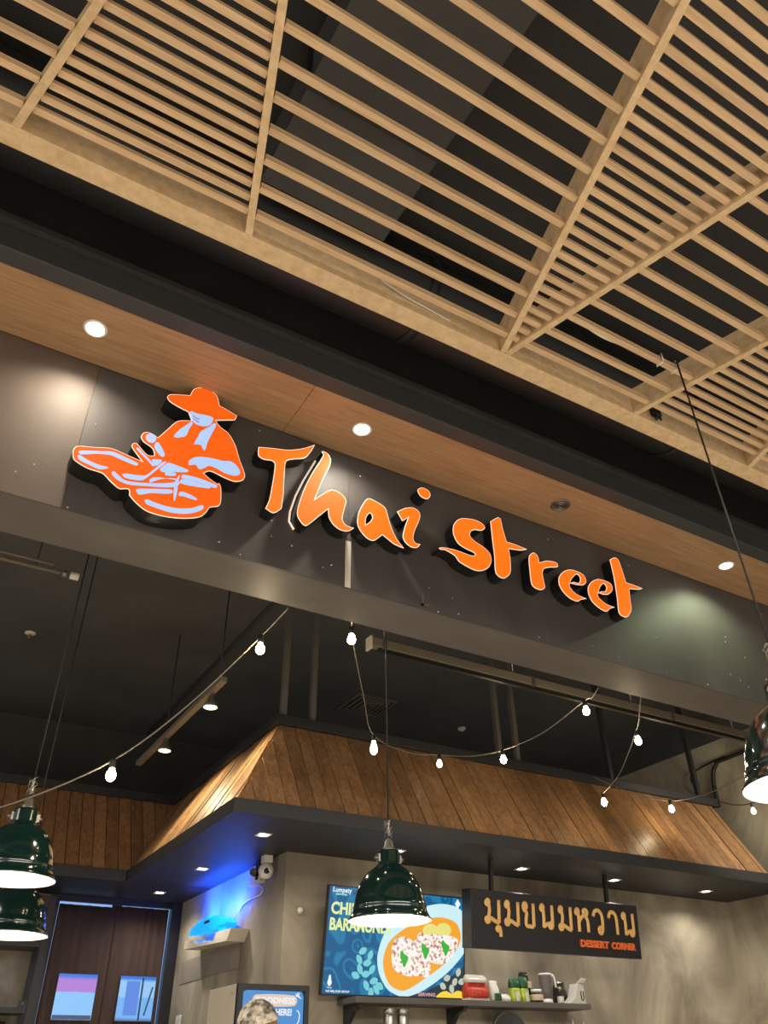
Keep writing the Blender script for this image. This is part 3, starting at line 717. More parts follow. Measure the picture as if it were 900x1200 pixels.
# ================================================================ KITCHEN WALL: SCREEN
def emat(name, c, s=1.0): return mat(name, (0, 0, 0), .35, emit=srgb(*c), estr=s)


M_tvbg = emat('screen_blue', (24, 110, 150))
nt = M_tvbg.node_tree; pb = nt.nodes['Principled BSDF']
tc = nt.nodes.new('ShaderNodeTexCoord'); vo = nt.nodes.new('ShaderNodeTexVoronoi'); vo.inputs['Scale'].default_value = 9; vo.feature = 'SMOOTH_F1'
wv = nt.nodes.new('ShaderNodeMath'); wv.operation = 'SINE'; ml = nt.nodes.new('ShaderNodeMath'); ml.operation = 'MULTIPLY'; ml.inputs[1].default_value = 22
cr = nt.nodes.new('ShaderNodeValToRGB'); cr.color_ramp.elements[0].color = (*srgb(12, 92, 140), 1); cr.color_ramp.elements[1].color = (*srgb(30, 126, 172), 1)
nt.links.new(tc.outputs['Object'], vo.inputs['Vector']); nt.links.new(vo.outputs['Distance'], ml.inputs[0]); nt.links.new(ml.outputs[0], wv.inputs[0])
nt.links.new(wv.outputs[0], cr.inputs[0]); nt.links.new(cr.outputs[0], pb.inputs['Emission Color'])
M_tvW = emat('screen_white', (236, 248, 252)); M_tvY = emat('screen_text_yellow', (226, 240, 160)); M_tvPl = emat('screen_plate', (206, 240, 246))
M_tvO = emat('screen_sauce', (246, 168, 50)); M_tvG = emat('screen_herb', (60, 180, 60)); M_tvL = emat('screen_leaf', (120, 206, 214)); M_tvLem = emat('screen_lemon', (236, 226, 130))
M_tvYl = emat('screen_mango', (250, 214, 70)); M_tvDk = emat('screen_dark', (40, 52, 62)); M_tvPk = emat('screen_pink', (236, 170, 170)); M_tvLg = emat('screen_pale_leaf', (190, 200, 180))
M_fish = emat('screen_fish', (240, 220, 200))
nt = M_fish.node_tree; pb = nt.nodes['Principled BSDF']; tc = nt.nodes.new('ShaderNodeTexCoord'); nz = nt.nodes.new('ShaderNodeTexNoise'); nz.inputs['Scale'].default_value = 42; nz.inputs['Detail'].default_value = 3
cr = nt.nodes.new('ShaderNodeValToRGB'); e = cr.color_ramp.elements
e[0].position = .36; e[0].color = (*srgb(196, 110, 84), 1); e[1].position = .49; e[1].color = (*srgb(250, 246, 238), 1)
nt.links.new(tc.outputs['Object'], nz.inputs['Vector']); nt.links.new(nz.outputs['Fac'], cr.inputs[0]); nt.links.new(cr.outputs[0], pb.inputs['Emission Color'])

tv = thing('menu_screen', 'wide wall screen showing a blue menu with a plate of fish', 'screen', (2.868, 5.735, 1.924), rot=(math.radians(7.5), 0, 0))
TW, TH = 1.22, .70
bm = B()
box(bm, (0, 0, 0), (TW, .035, TH), .004); obj('casing', bm, M_blk2, tv, True)
bm = B()
for lo, hi in (((0, 0), (TW, .012)), ((0, TH - .009), (TW, TH)), ((0, .012), (.009, TH - .009)), ((TW - .009, .012), (TW, TH - .009))):
    box(bm, (lo[0], -.006, lo[1]), (hi[0], -.0003, hi[1]))
obj('bezel', bm, M_blk2, tv, True)
sc = obj('display', box(B(), (.0092, -.003, .0122), (TW - .0092, -.0003, TH - .0092)), M_tvBG if False else M_tvbg, tv, True)
obj('wall_mount', box(B(), (.45, .036, .25), (.75, .062, .45)), M_blk2, tv, True)


def tvshape(name, pts, m, y, smooth=True):
    p = spline(pts, True, 6) if smooth else [q[:2] for q in pts]
    p = clip(clip(clip(clip(p, -1, 0, -.0095), 1, 0, TW - .0095), 0, -1, -.0125), 0, 1, TH - .0095)
    if len(p) > 2: obj(name, flat_mesh([p], .0004, y), m, sc, True)


tvshape('printed_corner', [(.62, .013, 1), (1.21, .013, 1), (1.21, .22, 1), (1.0, .10), (.8, .03)], M_tvDk, -.0032)
tvshape('printed_plate', [(.44, .26), (.50, .42), (.68, .55), (.95, .635), (1.16, .62), (1.27, .50), (1.25, .36), (1.08, .19), (.86, .06), (.68, .008), (.54, .05), (.46, .15)], M_tvPl, -.0037)
tvshape('printed_sauce', [(.488, .22), (.54, .36), (.75, .49), (.98, .545), (1.14, .51), (1.18, .40), (1.07, .26), (.84, .12), (.67, .046), (.545, .09)], M_tvO, -.0042)
tvshape('printed_lemon', [(.84 + .06 + .075 * math.cos(a), .445 + .05 * math.sin(a)) for a in [i * .785 for i in range(8)]], M_tvLem, -.0047)
tvshape('printed_lemon', [(1.02 + .07 * math.cos(a), .46 + .048 * math.sin(a)) for a in [i * .785 for i in range(8)]], M_tvLem, -.0048)
tvshape('printed_fish', [(.743, .318), (.80, .43), (.85, .42), (.966, .425), (1.147, .404), (1.13, .32), (1.06, .25), (.986, .226), (.83, .258)], M_fish, -.0053)
tvshape('printed_fish', [(.557, .322), (.60, .385), (.672, .392), (.75, .365), (.80, .30), (.88, .26), (.905, .20), (.88, .14), (.80, .145), (.70, .14), (.581, .185)], M_fish, -.0058)
for x, z in ((.669, .251), (.854, .31), (1.038, .339)):
    tvshape('printed_herb', [(x - .03, z + .05), (x, z + .03), (x + .035, z + .01), (x + .02, z - .03), (x, z - .055), (x - .02, z - .02), (x - .035, z + .01)], M_tvG, -.0063)
random.seed(5)
for x, z, a in ((.316, .285, .5), (.29, .23, 2.2), (.357, .21, .2), (.38, .26, 1.2), (.267, .13, 2.8), (.30, .17, 2.0), (.35, .14, .1), (.40, .17, .9), (.36, .07, -1.0), (.42, .10, .3), (.444, .047, -.9), (.40, .025, -1.6), (.47, .07, -.5)):
    c, s = math.cos(a), math.sin(a)
    tvshape('printed_leaf', [(x + c * u - s * v, z + s * u + c * v) for u, v in ((-.035, 0), (0, .022), (.035, 0), (0, -.022))], M_tvL, -.0033)
for x, z, a in ((1.057, .139, .3), (1.127, .116, .9), (1.02, .086, 2.6), (1.16, .18, 1.2), (1.10, .07, 2.0), (1.19, .12, .2)):
    c, s = math.cos(a), math.sin(a)
    tvshape('printed_leaf', [(x + c * u - s * v, z + s * u + c * v) for u, v in ((-.03, 0), (0, .022), (.03, 0), (0, -.022))], M_tvLg, -.0040)
tvshape('printed_mango', [(.96, .013), (1.0, .045), (1.05, .055), (1.10, .04), (1.15, .06), (1.195, .05), (1.215, .013)], M_tvYl, -.0067)
tvshape('printed_diamond', [(1.148, .685), (1.175, .649), (1.148, .613), (1.121, .649)], M_tvW, -.0067, False)
tvshape('printed_bar', [(.06, .645), (.10, .648), (.16, .644), (.155, .634), (.10, .636), (.065, .634)], M_tvL, -.0033)
tvshape('printed_mark', [(.063, .128), (.074, .10), (.08, .075), (.063, .058), (.046, .075), (.052, .10)], M_tvW, -.0033)
for body, size, x, z, wd, m, fat in (('CHILI', .108, .03, .512, .235, M_tvY, .004), ('BARAMUNDI', .108, .025, .408, .51, M_tvY, .004), ('Lumpaty', .045, .034, .655, .155, M_tvW, .001),
                                     ('HALAL', .014, .042, .045, .042, M_tvW, 0), ('WE ARE STAR GROUP', .018, .035, .022, .19, M_tvW, .0004), ('SERVING', .03, .80, .018, .15, M_tvPk, .0006)):
    obj('printed_text', text_mesh(body, size, .0004, -.0068, x, z, fat, wd), m, sc, True)

# ================================================================ HANGING GOLD-LETTERED SIGN
sg = thing('hanging_sign', 'black hanging box sign with gold Thai letters and orange subtitle', 'sign', (3.915, 5.36, 2.225), rot=(math.radians(6), 0, 0))
SW, SH = 1.735, .40
obj('box', box(B(), (0, 0, 0), (SW, .12, SH), .003), M_sign, sg, True)
GL = {  # strokes of each glyph in its own box 0..1 wide, 0..1 high
    'm': [[(.16, .93), (.06, .86), (.12, .76), (.24, .80), (.26, .92), (.16, .97), (.08, .90)], [(.24, .82), (.30, .55), (.22, .18)], [(.22, .22), (.05, .16), (.10, .02), (.26, .04), (.26, .18), (.45, .16), (.72, .06), (.95, 0)], [(.95, 1), (.95, 0)]],
    'kh': [[(.10, .86), (.20, .76), (.34, .82), (.30, .95), (.16, .98), (.06, .86), (.14, .68), (.34, .58), (.30, .40), (.26, .12), (.36, .02), (.60, 0), (.92, 0)], [(.95, 1), (.95, 0)]],
    'n': [[(.16, .93), (.06, .86), (.12, .76), (.24, .80), (.26, .92), (.16, .97), (.08, .90)], [(.24, .82), (.28, .5), (.26, .0)], [(.26, .04), (.50, .16), (.72, .20)], [(.92, 1), (.92, .15), (.84, .02), (.70, .04), (.68, .16), (.80, .22), (.92, .14)]],
    'h': [[(.16, .93), (.06, .86), (.12, .76), (.24, .80), (.26, .92), (.16, .97), (.08, .90)], [(.24, .84), (.26, .5), (.26, 0)], [(.26, .42), (.45, .62), (.66, .74)], [(.66, .78), (.62, .92), (.78, .97), (.90, .86), (.80, .72), (.66, .76)], [(.74, .72), (.90, .50), (.92, 0)]],
    'w': [[(.05, .72), (.22, .95), (.58, 1.0), (.86, .82), (.92, .5), (.88, .10)], [(.88, .12), (.72, .0), (.54, .08), (.56, .22), (.74, .26), (.88, .14)]],
    'aa': [[(.05, .72), (.22, .95), (.55, 1.0), (.84, .84), (.92, .5), (.92, 0)]],
    'u': [[(.42, .62), (.20, .70), (.10, .86), (.30, 1.0), (.58, .92), (.62, .70), (.42, .62)], [(.60, .86), (.72, .5), (.72, 0)]],
}
for g_, x0, x1, z0, z1 in (('m', .125, .262, .178, .335), ('u', .225, .285, .085, .150), ('m', .312, .448, .172, .335), ('kh', .488, .600, .172, .335), ('n', .66, .795, .172, .335), ('m', .852, .984, .170, .335),
                           ('h', 1.025, 1.172, .165, .332), ('w', 1.215, 1.33, .165, .332), ('aa', 1.385, 1.488, .165, .330), ('n', 1.540, 1.675, .168, .332)):
    bm = B()
    for st in GL[g_]:
        p = spline([(x0 + a * (x1 - x0), z0 + b * (z1 - z0)) for a, b in st], False, 4)
        tube(bm, [(a, -.008, b) for a, b in p], .0158, 10, True, (Vector((0, 1, 0)), .55))
    obj('gold_letter', bm, M_gold, sg, True)
xs = 1.062
for wd, x0 in (('DESSERT', 1.062), ('CORNER', 1.40)):
    me = text_mesh(wd, .066, .012, -.0002, x0, .062, .0035, .305 if wd == 'DESSERT' else .268)
    obj('subtitle', me, M_redor, sg, True)
for x in (.24, 1.455):
    obj('hanger_tube', box(B(), (x - .014, .045, SH), (x + .014, .073, .622)), M_blk2, sg, True)

# ================================================================ WALL SHELF AND THE GOODS ON IT
sh = thing('wall_shelf', 'grey wall shelf on curved brackets below the screen and hanging sign', 'shelf', (4.15, 5.7, 1.87))
obj('board', box(B(), (3.05, 5.55, 1.875), (5.19, 5.829, 1.912), .003), M_beam, sh)
for x in (3.1, 3.98):
    pr = [(x, 5.829, 1.874), (x, 5.58, 1.874)] + [(x, 5.829 - .03 - .22 * (1 - math.sin(a)), 1.62 + .234 * (1 - math.cos(a)) + .0) for a in [q * math.pi / 16 for q in range(8, -1, -1)]]
    pr = [(x, 5.829, 1.874), (x, 5.60, 1.874), (x, 5.60, 1.855), (x, 5.70, 1.83), (x, 5.765, 1.77), (x, 5.795, 1.68), (x, 5.829, 1.66)]
    obj('bracket', prism(B(), pr, (.035, 0, 0)), M_canopy, sh)
SZ = 1.9125
M_red = noise_col(mat('red_grains', rough=.5), [(.35, srgb(168, 38, 26)), (.65, srgb(206, 66, 40))], 60, 3)
M_film = mat('clear_film', srgb(214, 208, 200), .25)
M_pgreen = mat('pouch_green', srgb(36, 84, 50), .35); M_plime = mat('pouch_lime', srgb(176, 196, 70), .4); M_pwhite = mat('pouch_white', srgb(216, 214, 206), .4)
M_jar = mat('dark_jar', srgb(40, 36, 36), .25); M_label = mat('cream_label', srgb(206, 190, 160), .6); M_jug = mat('smoky_jug', srgb(120, 118, 116), .2, alpha=.55)


def bag(bm, x0, x1, y0, y1, z0, z1, puff=.35, n=8, top=.15, seed=0):
    """Soft bag: rounded body pinched to a seam at the top."""
    rnd = random.Random(seed); rings = []; cx_, cy_ = (x0 + x1) / 2, (y0 + y1) / 2
    for i in range(n + 1):
        t_ = i / n; z = z0 + (z1 - z0) * t_
        kx = .92 + .08 * math.sin(math.pi * t_); ky = max(top, min(1, 1.15 * (1 - t_ ** 2.2)))
        ring = []
        for j in range(14):
            a = 2 * math.pi * j / 14; c, s = math.cos(a), math.sin(a)
            ex = abs(c) ** puff * (1 if c >= 0 else -1); ey = abs(s) ** (puff + .2) * (1 if s >= 0 else -1)
            q = 1 + rnd.uniform(-.05, .05)
            ring.append(bm.verts.new((cx_ + ex * (x1 - x0) / 2 * kx * q, cy_ + ey * (y1 - y0) / 2 * ky * q, z)))
        rings.append(ring)
    for a, b in zip(rings, rings[1:]):
        for j in range(14): bm.faces.new((a[j], a[(j + 1) % 14], b[(j + 1) % 14], b[j])).smooth = True
    bm.faces.new(rings[0][::-1]); bm.faces.new(rings[-1])
    return bm


t = thing('snack_bag', 'clear bag filled with red grains on shelf beside the screen', 'bag', (4.14, 5.66, SZ))
obj('grains', bag(B(), 4.04, 4.24, 5.60, 5.72, SZ + .02, 2.03, .3, top=.5), M_red, t)
obj('film_top', bag(B(), 4.045, 4.235, 5.615, 5.705, 2.031, 2.085, .3, top=.2, seed=2), M_film, t)
obj('film_base', box(B(), (4.045, 5.61, SZ), (4.235, 5.71, SZ + .0195), .004), M_film, t)
t = thing('crumpled_packet', 'crumpled white and green packet slumped on shelf', 'packet', (4.34, 5.66, SZ))
obj('wrapper', bag(B(), 4.255, 4.34, 5.60, 5.70, SZ, 2.05, .6, top=.3, seed=4), M_pwhite, t)
obj('folded_end', bag(B(), 4.341, 4.45, 5.60, 5.70, SZ, 1.965, .7, top=.2, seed=5), M_pwhite, t)
obj('printed_band', bag(B(), 4.27, 4.335, 5.588, 5.598, SZ + .005, 1.965, .6, top=.3, seed=6), M_pgreen, t)
for i, (x0, x1, zt, lab) in enumerate(((4.462, 4.552, 2.072, 'green and lime stand-up pouch next to the crumpled packet'), (4.556, 4.636, 2.09, 'green and lime stand-up pouch next to the dark glass jar'))):
    t = thing('stand_up_pouch', lab, 'pouch', ((x0 + x1) / 2, 5.65, SZ), 'green pouches on the wall shelf')
    obj('pouch_body', bag(B(), x0, x1, 5.61, 5.69, SZ, SZ + .095, .35, top=.7, seed=7 + i), M_plime, t)
    obj('pouch_top', bag(B(), x0, x1, 5.622, 5.678, SZ + .0955, zt, .35, top=.12, seed=9 + i), M_pgreen, t)
    obj('white_panel', box(B(), (x0 + .02, 5.6, SZ + .008), (x0 + .05, 5.604, SZ + .07)), M_pwhite, t)
t = thing('coffee_pack', 'tall black pack with cream label behind the dark jar', 'pack', (4.69, 5.74, SZ))
obj('pack_body', bag(B(), 4.645, 4.735, 5.71, 5.79, SZ, 2.13, .3, top=.25, seed=12), M_jar, t)
obj('label_panel', box(B(), (4.655, 5.698, 2.02), (4.725, 5.703, 2.065)), M_label, t)
t = thing('glass_jar', 'dark lidded jar with cream label on shelf left of blender jug', 'jar', (4.70, 5.62, SZ))
obj('jar_body', lathe(B(), [(0, 0), (.045, .001), (.05, .01), (.05, .06), (.04, .07), (0, .07)], (4.70, 5.62, SZ), 20), M_jar, t)
obj('lid', lathe(B(), [(0, .0705), (.043, .071), (.043, .09), (0, .092)], (4.70, 5.62, SZ), 20), M_white, t)
obj('label_band', lathe(B(), [(.0505, .015), (.0512, .02), (.0512, .05), (.0505, .055)], (4.70, 5.62, SZ), 20), M_label, t)
t = thing('blender_jug', 'smoky clear blender jug with white base and handle on shelf', 'blender jug', (4.83, 5.65, SZ))
obj('jug_base', lathe(B(), [(0, 0), (.045, .001), (.045, .012), (.036, .03), (0, .031)], (4.83, 5.65, SZ), 20), M_white, t)
obj('jug', lathe(B(), [(0, .0315), (.036, .032), (.042, .08), (.052, .18), (.054, .19), (0, .19)], (4.83, 5.65, SZ), 20), M_jug, t)
obj('lid', lathe(B(), [(0, .191), (.055, .1915), (.055, .203), (.04, .208), (0, .208)], (4.83, 5.65, SZ), 20), M_film, t)
obj('handle', tube(B(), cat3([(4.875, 5.64, SZ + .185), (4.90, 5.635, SZ + .195), (4.912, 5.63, SZ + .16), (4.916, 5.63, SZ + .11)]), .009, 8), M_white, t)
t = thing('sauce_bottle', 'small dark bottle with white label on shelf beside blender jug', 'bottle', (4.95, 5.63, SZ))
obj('bottle_body', lathe(B(), [(0, 0), (.025, .001), (.026, .06), (.012, .078), (.012, .1), (0, .1)], (4.95, 5.63, SZ), 16), M_jar, t)
obj('label_band', lathe(B(), [(.0263, .006), (.027, .01), (.027, .045), (.0263, .05)], (4.95, 5.63, SZ), 16), M_pwhite, t)
obj('cap', lathe(B(), [(0, .1005), (.013, .101), (.013, .115), (0, .116)], (4.95, 5.63, SZ), 12), M_plime, t)
tag(recenter(obj('black_bag', bag(B(), 4.99, 5.10, 5.69, 5.79, SZ, 2.075, .6, top=.3, seed=21), M_jar)), 'soft black bag on shelf behind the white carton', 'bag')
t = thing('open_carton', 'open white carton with flap at right end of wall shelf', 'carton', (5.10, 5.65, SZ))
obj('carton_body', prism(B(), [(5.00, 5.58, SZ), (5.17, 5.58, SZ), (5.165, 5.58, 2.04), (5.11, 5.58, 2.055), (5.07, 5.58, 1.96)], (0, .10, 0)), M_pwhite, t)
obj('flap', prism(B(), [(5.10, 5.58, 2.056), (5.175, 5.58, 2.058), (5.19, 5.56, 2.085), (5.14, 5.565, 2.09)], (0, .004, .002)), M_pwhite, t)
obj('printed_mark', tube(B(), cat3([(5.125, 5.577, 2.0), (5.125, 5.577, 1.95), (5.138, 5.577, 1.938), (5.15, 5.577, 1.95), (5.15, 5.577, 2.0)]), .004, 6), M_jar, t)

# steel work rack under the shelf (its top level is just out of the frame) and what stands on it
rk = thing('work_rack', 'tall steel work rack standing against plaster wall under the shelf', 'rack', (4.2, 5.6, 0))
for z in (.5, .95, 1.48): obj('rack_shelf', box(B(), (3.0, 5.42, z), (5.25, 5.80, z + .03)), M_steel, rk)
for x in (3.03, 5.22):
    for y in (5.45, 5.77): obj('leg', cyl(B(), (x, y, 0), (x, y, 1.479), .016, 10), M_steel, rk)
RZ = 1.5105
for x, lab in ((3.33, 'steel canister standing under the screen, left of a pair'), (3.44, 'steel canister standing under the screen, right of a pair')):
    t = thing('steel_canister', lab, 'canister', (x, 5.58, RZ), 'steel canisters under the screen')
    obj('canister_body', lathe(B(), [(0, 0), (.04, .001), (.04, .29), (.036, .30), (0, .30)], (x, 5.58, RZ), 24), M_steel, t)
    obj('lid', lathe(B(), [(0, .3005), (.041, .301), (.041, .325), (.034, .335), (0, .335)], (x, 5.58, RZ), 24), M_steel, t)
t = thing('round_tray', 'large dark round tray leaning upright under the wall shelf', 'tray', (4.43, 5.66, RZ))
obj('tray_disc', lathe(B(), [(0, -.008), (.165, -.008), (.17, -.012), (.172, -.002), (.165, .004), (0, .004)], (4.43, 5.66, RZ + .1725), 40, 'Y'), M_trim, t)
obj('tray_rim', lathe(B(), [(.166, -.016), (.1725, -.018), (.1722, .0), (.166, -.012)], (4.43, 5.66, RZ + .1725), 40, 'Y'), M_galv, t)
for i, (x, h, m, lab) in enumerate(((5.02, .30, M_jar, 'dark squeeze bottle under the right end of wall shelf'), (5.13, .29, M_red, 'red capped bottle under the right end of wall shelf'))):
    t = thing('squeeze_bottle', lab, 'bottle', (x, 5.6, RZ), 'bottles under the wall shelf')
    obj('bottle_body', lathe(B(), [(0, 0), (.032, .001), (.034, h * .6), (.014, h * .8), (0, h * .81)], (x, 5.6, RZ), 16), m, t)
    obj('nozzle', lathe(B(), [(.012, h * .811), (.010, h * .86), (.004, h), (0, h)], (x, 5.6, RZ), 12), M_pwhite, t)

# ================================================================ RETURN WALL: INSECT LAMP, CAMERAS
XW = 2.6
t = thing('insect_lamp', 'glowing blue insect trap lamp mounted on the plaster return wall', 'insect lamp', (XW - .06, 7.2, 2.45))
hp = []
for i in range(17):
    q = i / 16; hp.append((6.60 + .90 * q, 2.47 + .03 * q + .085 * math.sin(math.pi * q) ** .7))
lo = [(6.62 + .86 * (1 - i / 10), 2.445 + .03 * (1 - i / 10)) for i in range(11)]
obj('hood', prism(B(), [(XW - .14, a, b) for a, b in hp + lo], (.09, 0, 0)), M_uv, t)
obj('tray', prism(B(), [(XW - .15, 6.54, 2.33), (XW - .15, 7.56, 2.38), (XW - .15, 7.55, 2.445), (XW - .15, 7.32, 2.43), (XW - .15, 7.27, 2.39), (XW - .15, 6.84, 2.37), (XW - .15, 6.78, 2.42), (XW - .15, 6.46, 2.41)], (.149, 0, 0)), M_cream, t)
obj('neck', prism(B(), [(XW - .14, 6.60, 2.39), (XW - .14, 6.74, 2.395), (XW - .14, 6.80, 2.47), (XW - .14, 6.62, 2.46)], (.06, 0, 0)), M_uv, t)
tb = obj('uv_tube', cyl(B(), (XW - .025, 6.75, 2.50), (XW - .025, 7.40, 2.52), .013, 10), M_uvtube, t)
obj('logo_mark', box(B(), (XW - .1425, 7.00, 2.52), (XW - .1405, 7.12, 2.54)), M_jar, t)
for yq in (6.70, 7.0, 7.3): spot(t, (XW - .17, yq, 2.60), 50, 160, (.012, .085, 1.0), .05, .9, (.80, 0, .60))
obj('power_cord', tube(B(), cat3([(XW - .02, 6.73, 2.53), (XW - .012, 6.62, 2.60), (XW - .012, 6.45, 2.62), (XW - .012, 6.27, 2.62), (XW - .012, 6.22, 2.66), (XW - .012, 6.30, 2.697)]), .006, 6), M_wcable, t)
tag(recenter(obj('socket_box', box(B(), (XW - .05, 6.30, 2.70), (XW - .0005, 6.42, 2.838), .004), M_cream)), 'white power box under canopy above the insect lamp cord', 'socket')
t = thing('security_camera', 'white dome security camera at the convex corner under the canopy', 'security camera', (2.52, 6.02, 2.74))
obj('bracket', box(B(), (2.49, 5.99, 2.80), (2.56, 6.06, 2.8535), .004), M_white, t)
bd = obj('ball', ell(B(), (2.52, 6.02, 2.745), (.058, .058, .058), 20, 12), M_white, t)
obj('lens', lathe(B(), [(0, -.004), (.02, -.002), (.021, .012)], (2.506, 5.966, 2.735), 14, 'Y'), M_jar, bd)
t = thing('spot_camera', 'small dark bracket camera between white dome camera and power box', 'security camera', (2.53, 6.2, 2.75))
obj('mount', box(B(), (2.52, 6.17, 2.79), (2.57, 6.23, 2.8535), .004), M_jar, t)
obj('arm', tube(B(), [(2.54, 6.2, 2.79), (2.51, 6.16, 2.755), (2.48, 6.10, 2.70)], .012, 8), M_jar, t)
obj('barrel', cyl(B(), (2.53, 6.26, 2.775), (2.48, 6.17, 2.76), .03, 14), M_jar, t)
obj('junction', box(B(), (2.545, 6.20, 2.70), (2.598, 6.28, 2.76), .004), M_cream, t)
tag(recenter(obj('wall_patch', box(B(), (XW - .006, 6.62, 2.16), (XW - .0005, 8.0, 2.335)), M_conc2)), 'greyer plaster patch on return wall right below insect lamp', 'wall patch')
t = thing('wall_button', 'small round beige blanking plate on plaster wall left of screen', 'blanking plate', (2.78, 5.825, 2.45))
obj('plate', box(B(), (2.70, 5.822, 2.43), (2.76, 5.8295, 2.49), .002), M_conc2, t)
obj('button', lathe(B(), [(0, -.014), (.018, -.012), (.022, 0)], (2.73, 5.822, 2.46), 16, 'Y'), M_cream, t)
t = thing('wall_notice', 'small framed white notice on plaster wall right of drinks cooler', 'notice', (2.68, 5.82, 1.68))
obj('frame', box(B(), (2.64, 5.81, 1.60), (2.80, 5.8295, 1.825), .003), M_white, t)
obj('sheet', box(B(), (2.652, 5.8075, 1.612), (2.788, 5.8098, 1.813)), M_cream, t)
t = thing('light_switch', 'white wall switch on return wall near the curtained door', 'switch', (XW, 7.9, 1.85))
obj('plate', box(B(), (XW - .012, 7.86, 1.80), (XW - .0005, 7.98, 1.92), .003), M_white, t)
obj('rocker', box(B(), (XW - .017, 7.90, 1.835), (XW - .0125, 7.94, 1.885), .002), M_cream, t)

# ================================================================ DRINKS COOLER
fr = thing('drinks_cooler', 'slim drinks cooler with black frame and blue lit header', 'cooler', (2.255, 5.4, 0))
FX0, FX1, FY0, FY1, FZ = 2.03, 2.50, 5.18, 5.64, 1.925
obj('cabinet', box(B(), (FX0, FY0, .05), (FX1, FY1, FZ), .006), M_cream, fr)
bm = B(); F = FY0 - .0005
for lo, hi in (((FX0, .1), (FX0 + .035, FZ)), ((FX1 - .03, .1), (FX1, FZ)), ((FX0 + .035, FZ - .03), (FX1 - .03, FZ)), ((FX0 + .035, 1.42), (FX1 - .03, 1.46)), ((FX0 + .035, .1), (FX1 - .03, .16))):
    box(bm, (lo[0], F - .03, lo[1]), (hi[0], F, hi[1]))
obj('front_frame', bm, M_blk2, fr)
rr = []
for cx_, cz_, a0 in ((FX1 - .065, FZ - .065, 0), (FX0 + .07, FZ - .065, 1), (FX0 + .07, 1.50, 2), (FX1 - .065, 1.50, 3)):
    for q in range(5): a = (a0 + q / 4) * math.pi / 2; rr.append((cx_ + .033 * math.cos(a), cz_ + .033 * math.sin(a)))
hd = obj('header_panel', flat_mesh([rr], .006, F - .012), emat('header_blue', (70, 140, 205), 1.0), fr)
M_hw = emat('header_white', (232, 240, 246)); M_hp = emat('header_peach', (226, 200, 180))
pillf = lambda x0, x1, z, h: [(x0, z), (x0 + .02, z + h), (x1 - .02, z + h), (x1, z), (x1 - .02, z - h), (x0 + .02, z - h)]
obj('printed_band', flat_mesh([spline(pillf(FX0 + .10, FX1 - .075, 1.843, .027))], .001, F - .0185), M_hp, hd)
obj('printed_text', text_mesh('GOODNESS', .044, .0006, F - .0197, FX0 + .115, 1.828, .0016, .265), M_hw, hd)
obj('printed_text', text_mesh('IN HERE!', .046, .0006, F - .0185, FX0 + .20, 1.768, .0016, .16), M_hw, hd)
ar = B(); yy = F - .0195
tube(ar, cat3([(FX1 - .075, yy, 1.795), (FX1 - .058, yy, 1.778), (FX1 - .06, yy, 1.74), (FX1 - .085, yy, 1.705)]), .003, 6)
tube(ar, [(FX1 - .09, yy, 1.725), (FX1 - .087, yy, 1.703), (FX1 - .065, yy, 1.708)], .003, 6)
for q in range(3): tube(ar, cat3([(FX1 - .05 - .012 * q, yy, 1.855 + .006 * q), (FX1 - .066 - .008 * q, yy, 1.87), (FX1 - .066 - .01 * q, yy, 1.888 - .004 * q)]), .0028, 6)
for q in range(3): tube(ar, cat3([(FX0 + .042, yy, 1.76 - .022 * q), (FX0 + .054, yy, 1.752 - .022 * q), (FX0 + .06, yy, 1.736 - .022 * q)]), .0028, 6)
obj('printed_arrow', ar, M_hw, hd)
obj('glass_door', box(B(), (FX0 + .036, F - .02, .165), (FX1 - .031, F - .008, 1.415)), M_day, fr)
obj('door_handle', box(B(), (FX1 - .028, F - .06, .8), (FX1 - .01, F - .031, 1.2), .004), M_blk2, fr)
obj('hinge_plate', box(B(), (FX0 - .003, FY0 + .03, 1.87), (FX0 - .0002, FY0 + .085, 1.89)), M_label, fr)
for x in (FX0 + .04, FX1 - .04):
    for y in (FY0 + .04, FY1 - .04): obj('foot', cyl(B(), (x, y, 0), (x, y, .051), .02, 10), M_jar, fr)

# ================================================================ CURTAINED DOOR
dr = struct('door_1', box(B(), (1.40, 8.26, 2.80), (2.499, 8.299, 2.854)), M_blk2)
dr['label'] = 'dark framed glazed door behind the brown curtains'
obj('jamb', box(B(), (1.40, 8.24, 0), (1.47, 8.299, 2.799)), M_blk2, dr)
obj('jamb', box(B(), (2.50, 8.20, 0), (2.598, 8.299, 2.854)), M_blk2, dr)
obj('light_block', box(B(), (1.95, 8.2665, .05), (2.04, 8.2795, 2.799)), M_blk2, dr)  # added strip, keeps glazing light from leaking between the curtains
obj('glazing', box(B(), (1.4705, 8.28, .05), (2.499, 8.298, 2.799)), M_day, dr)


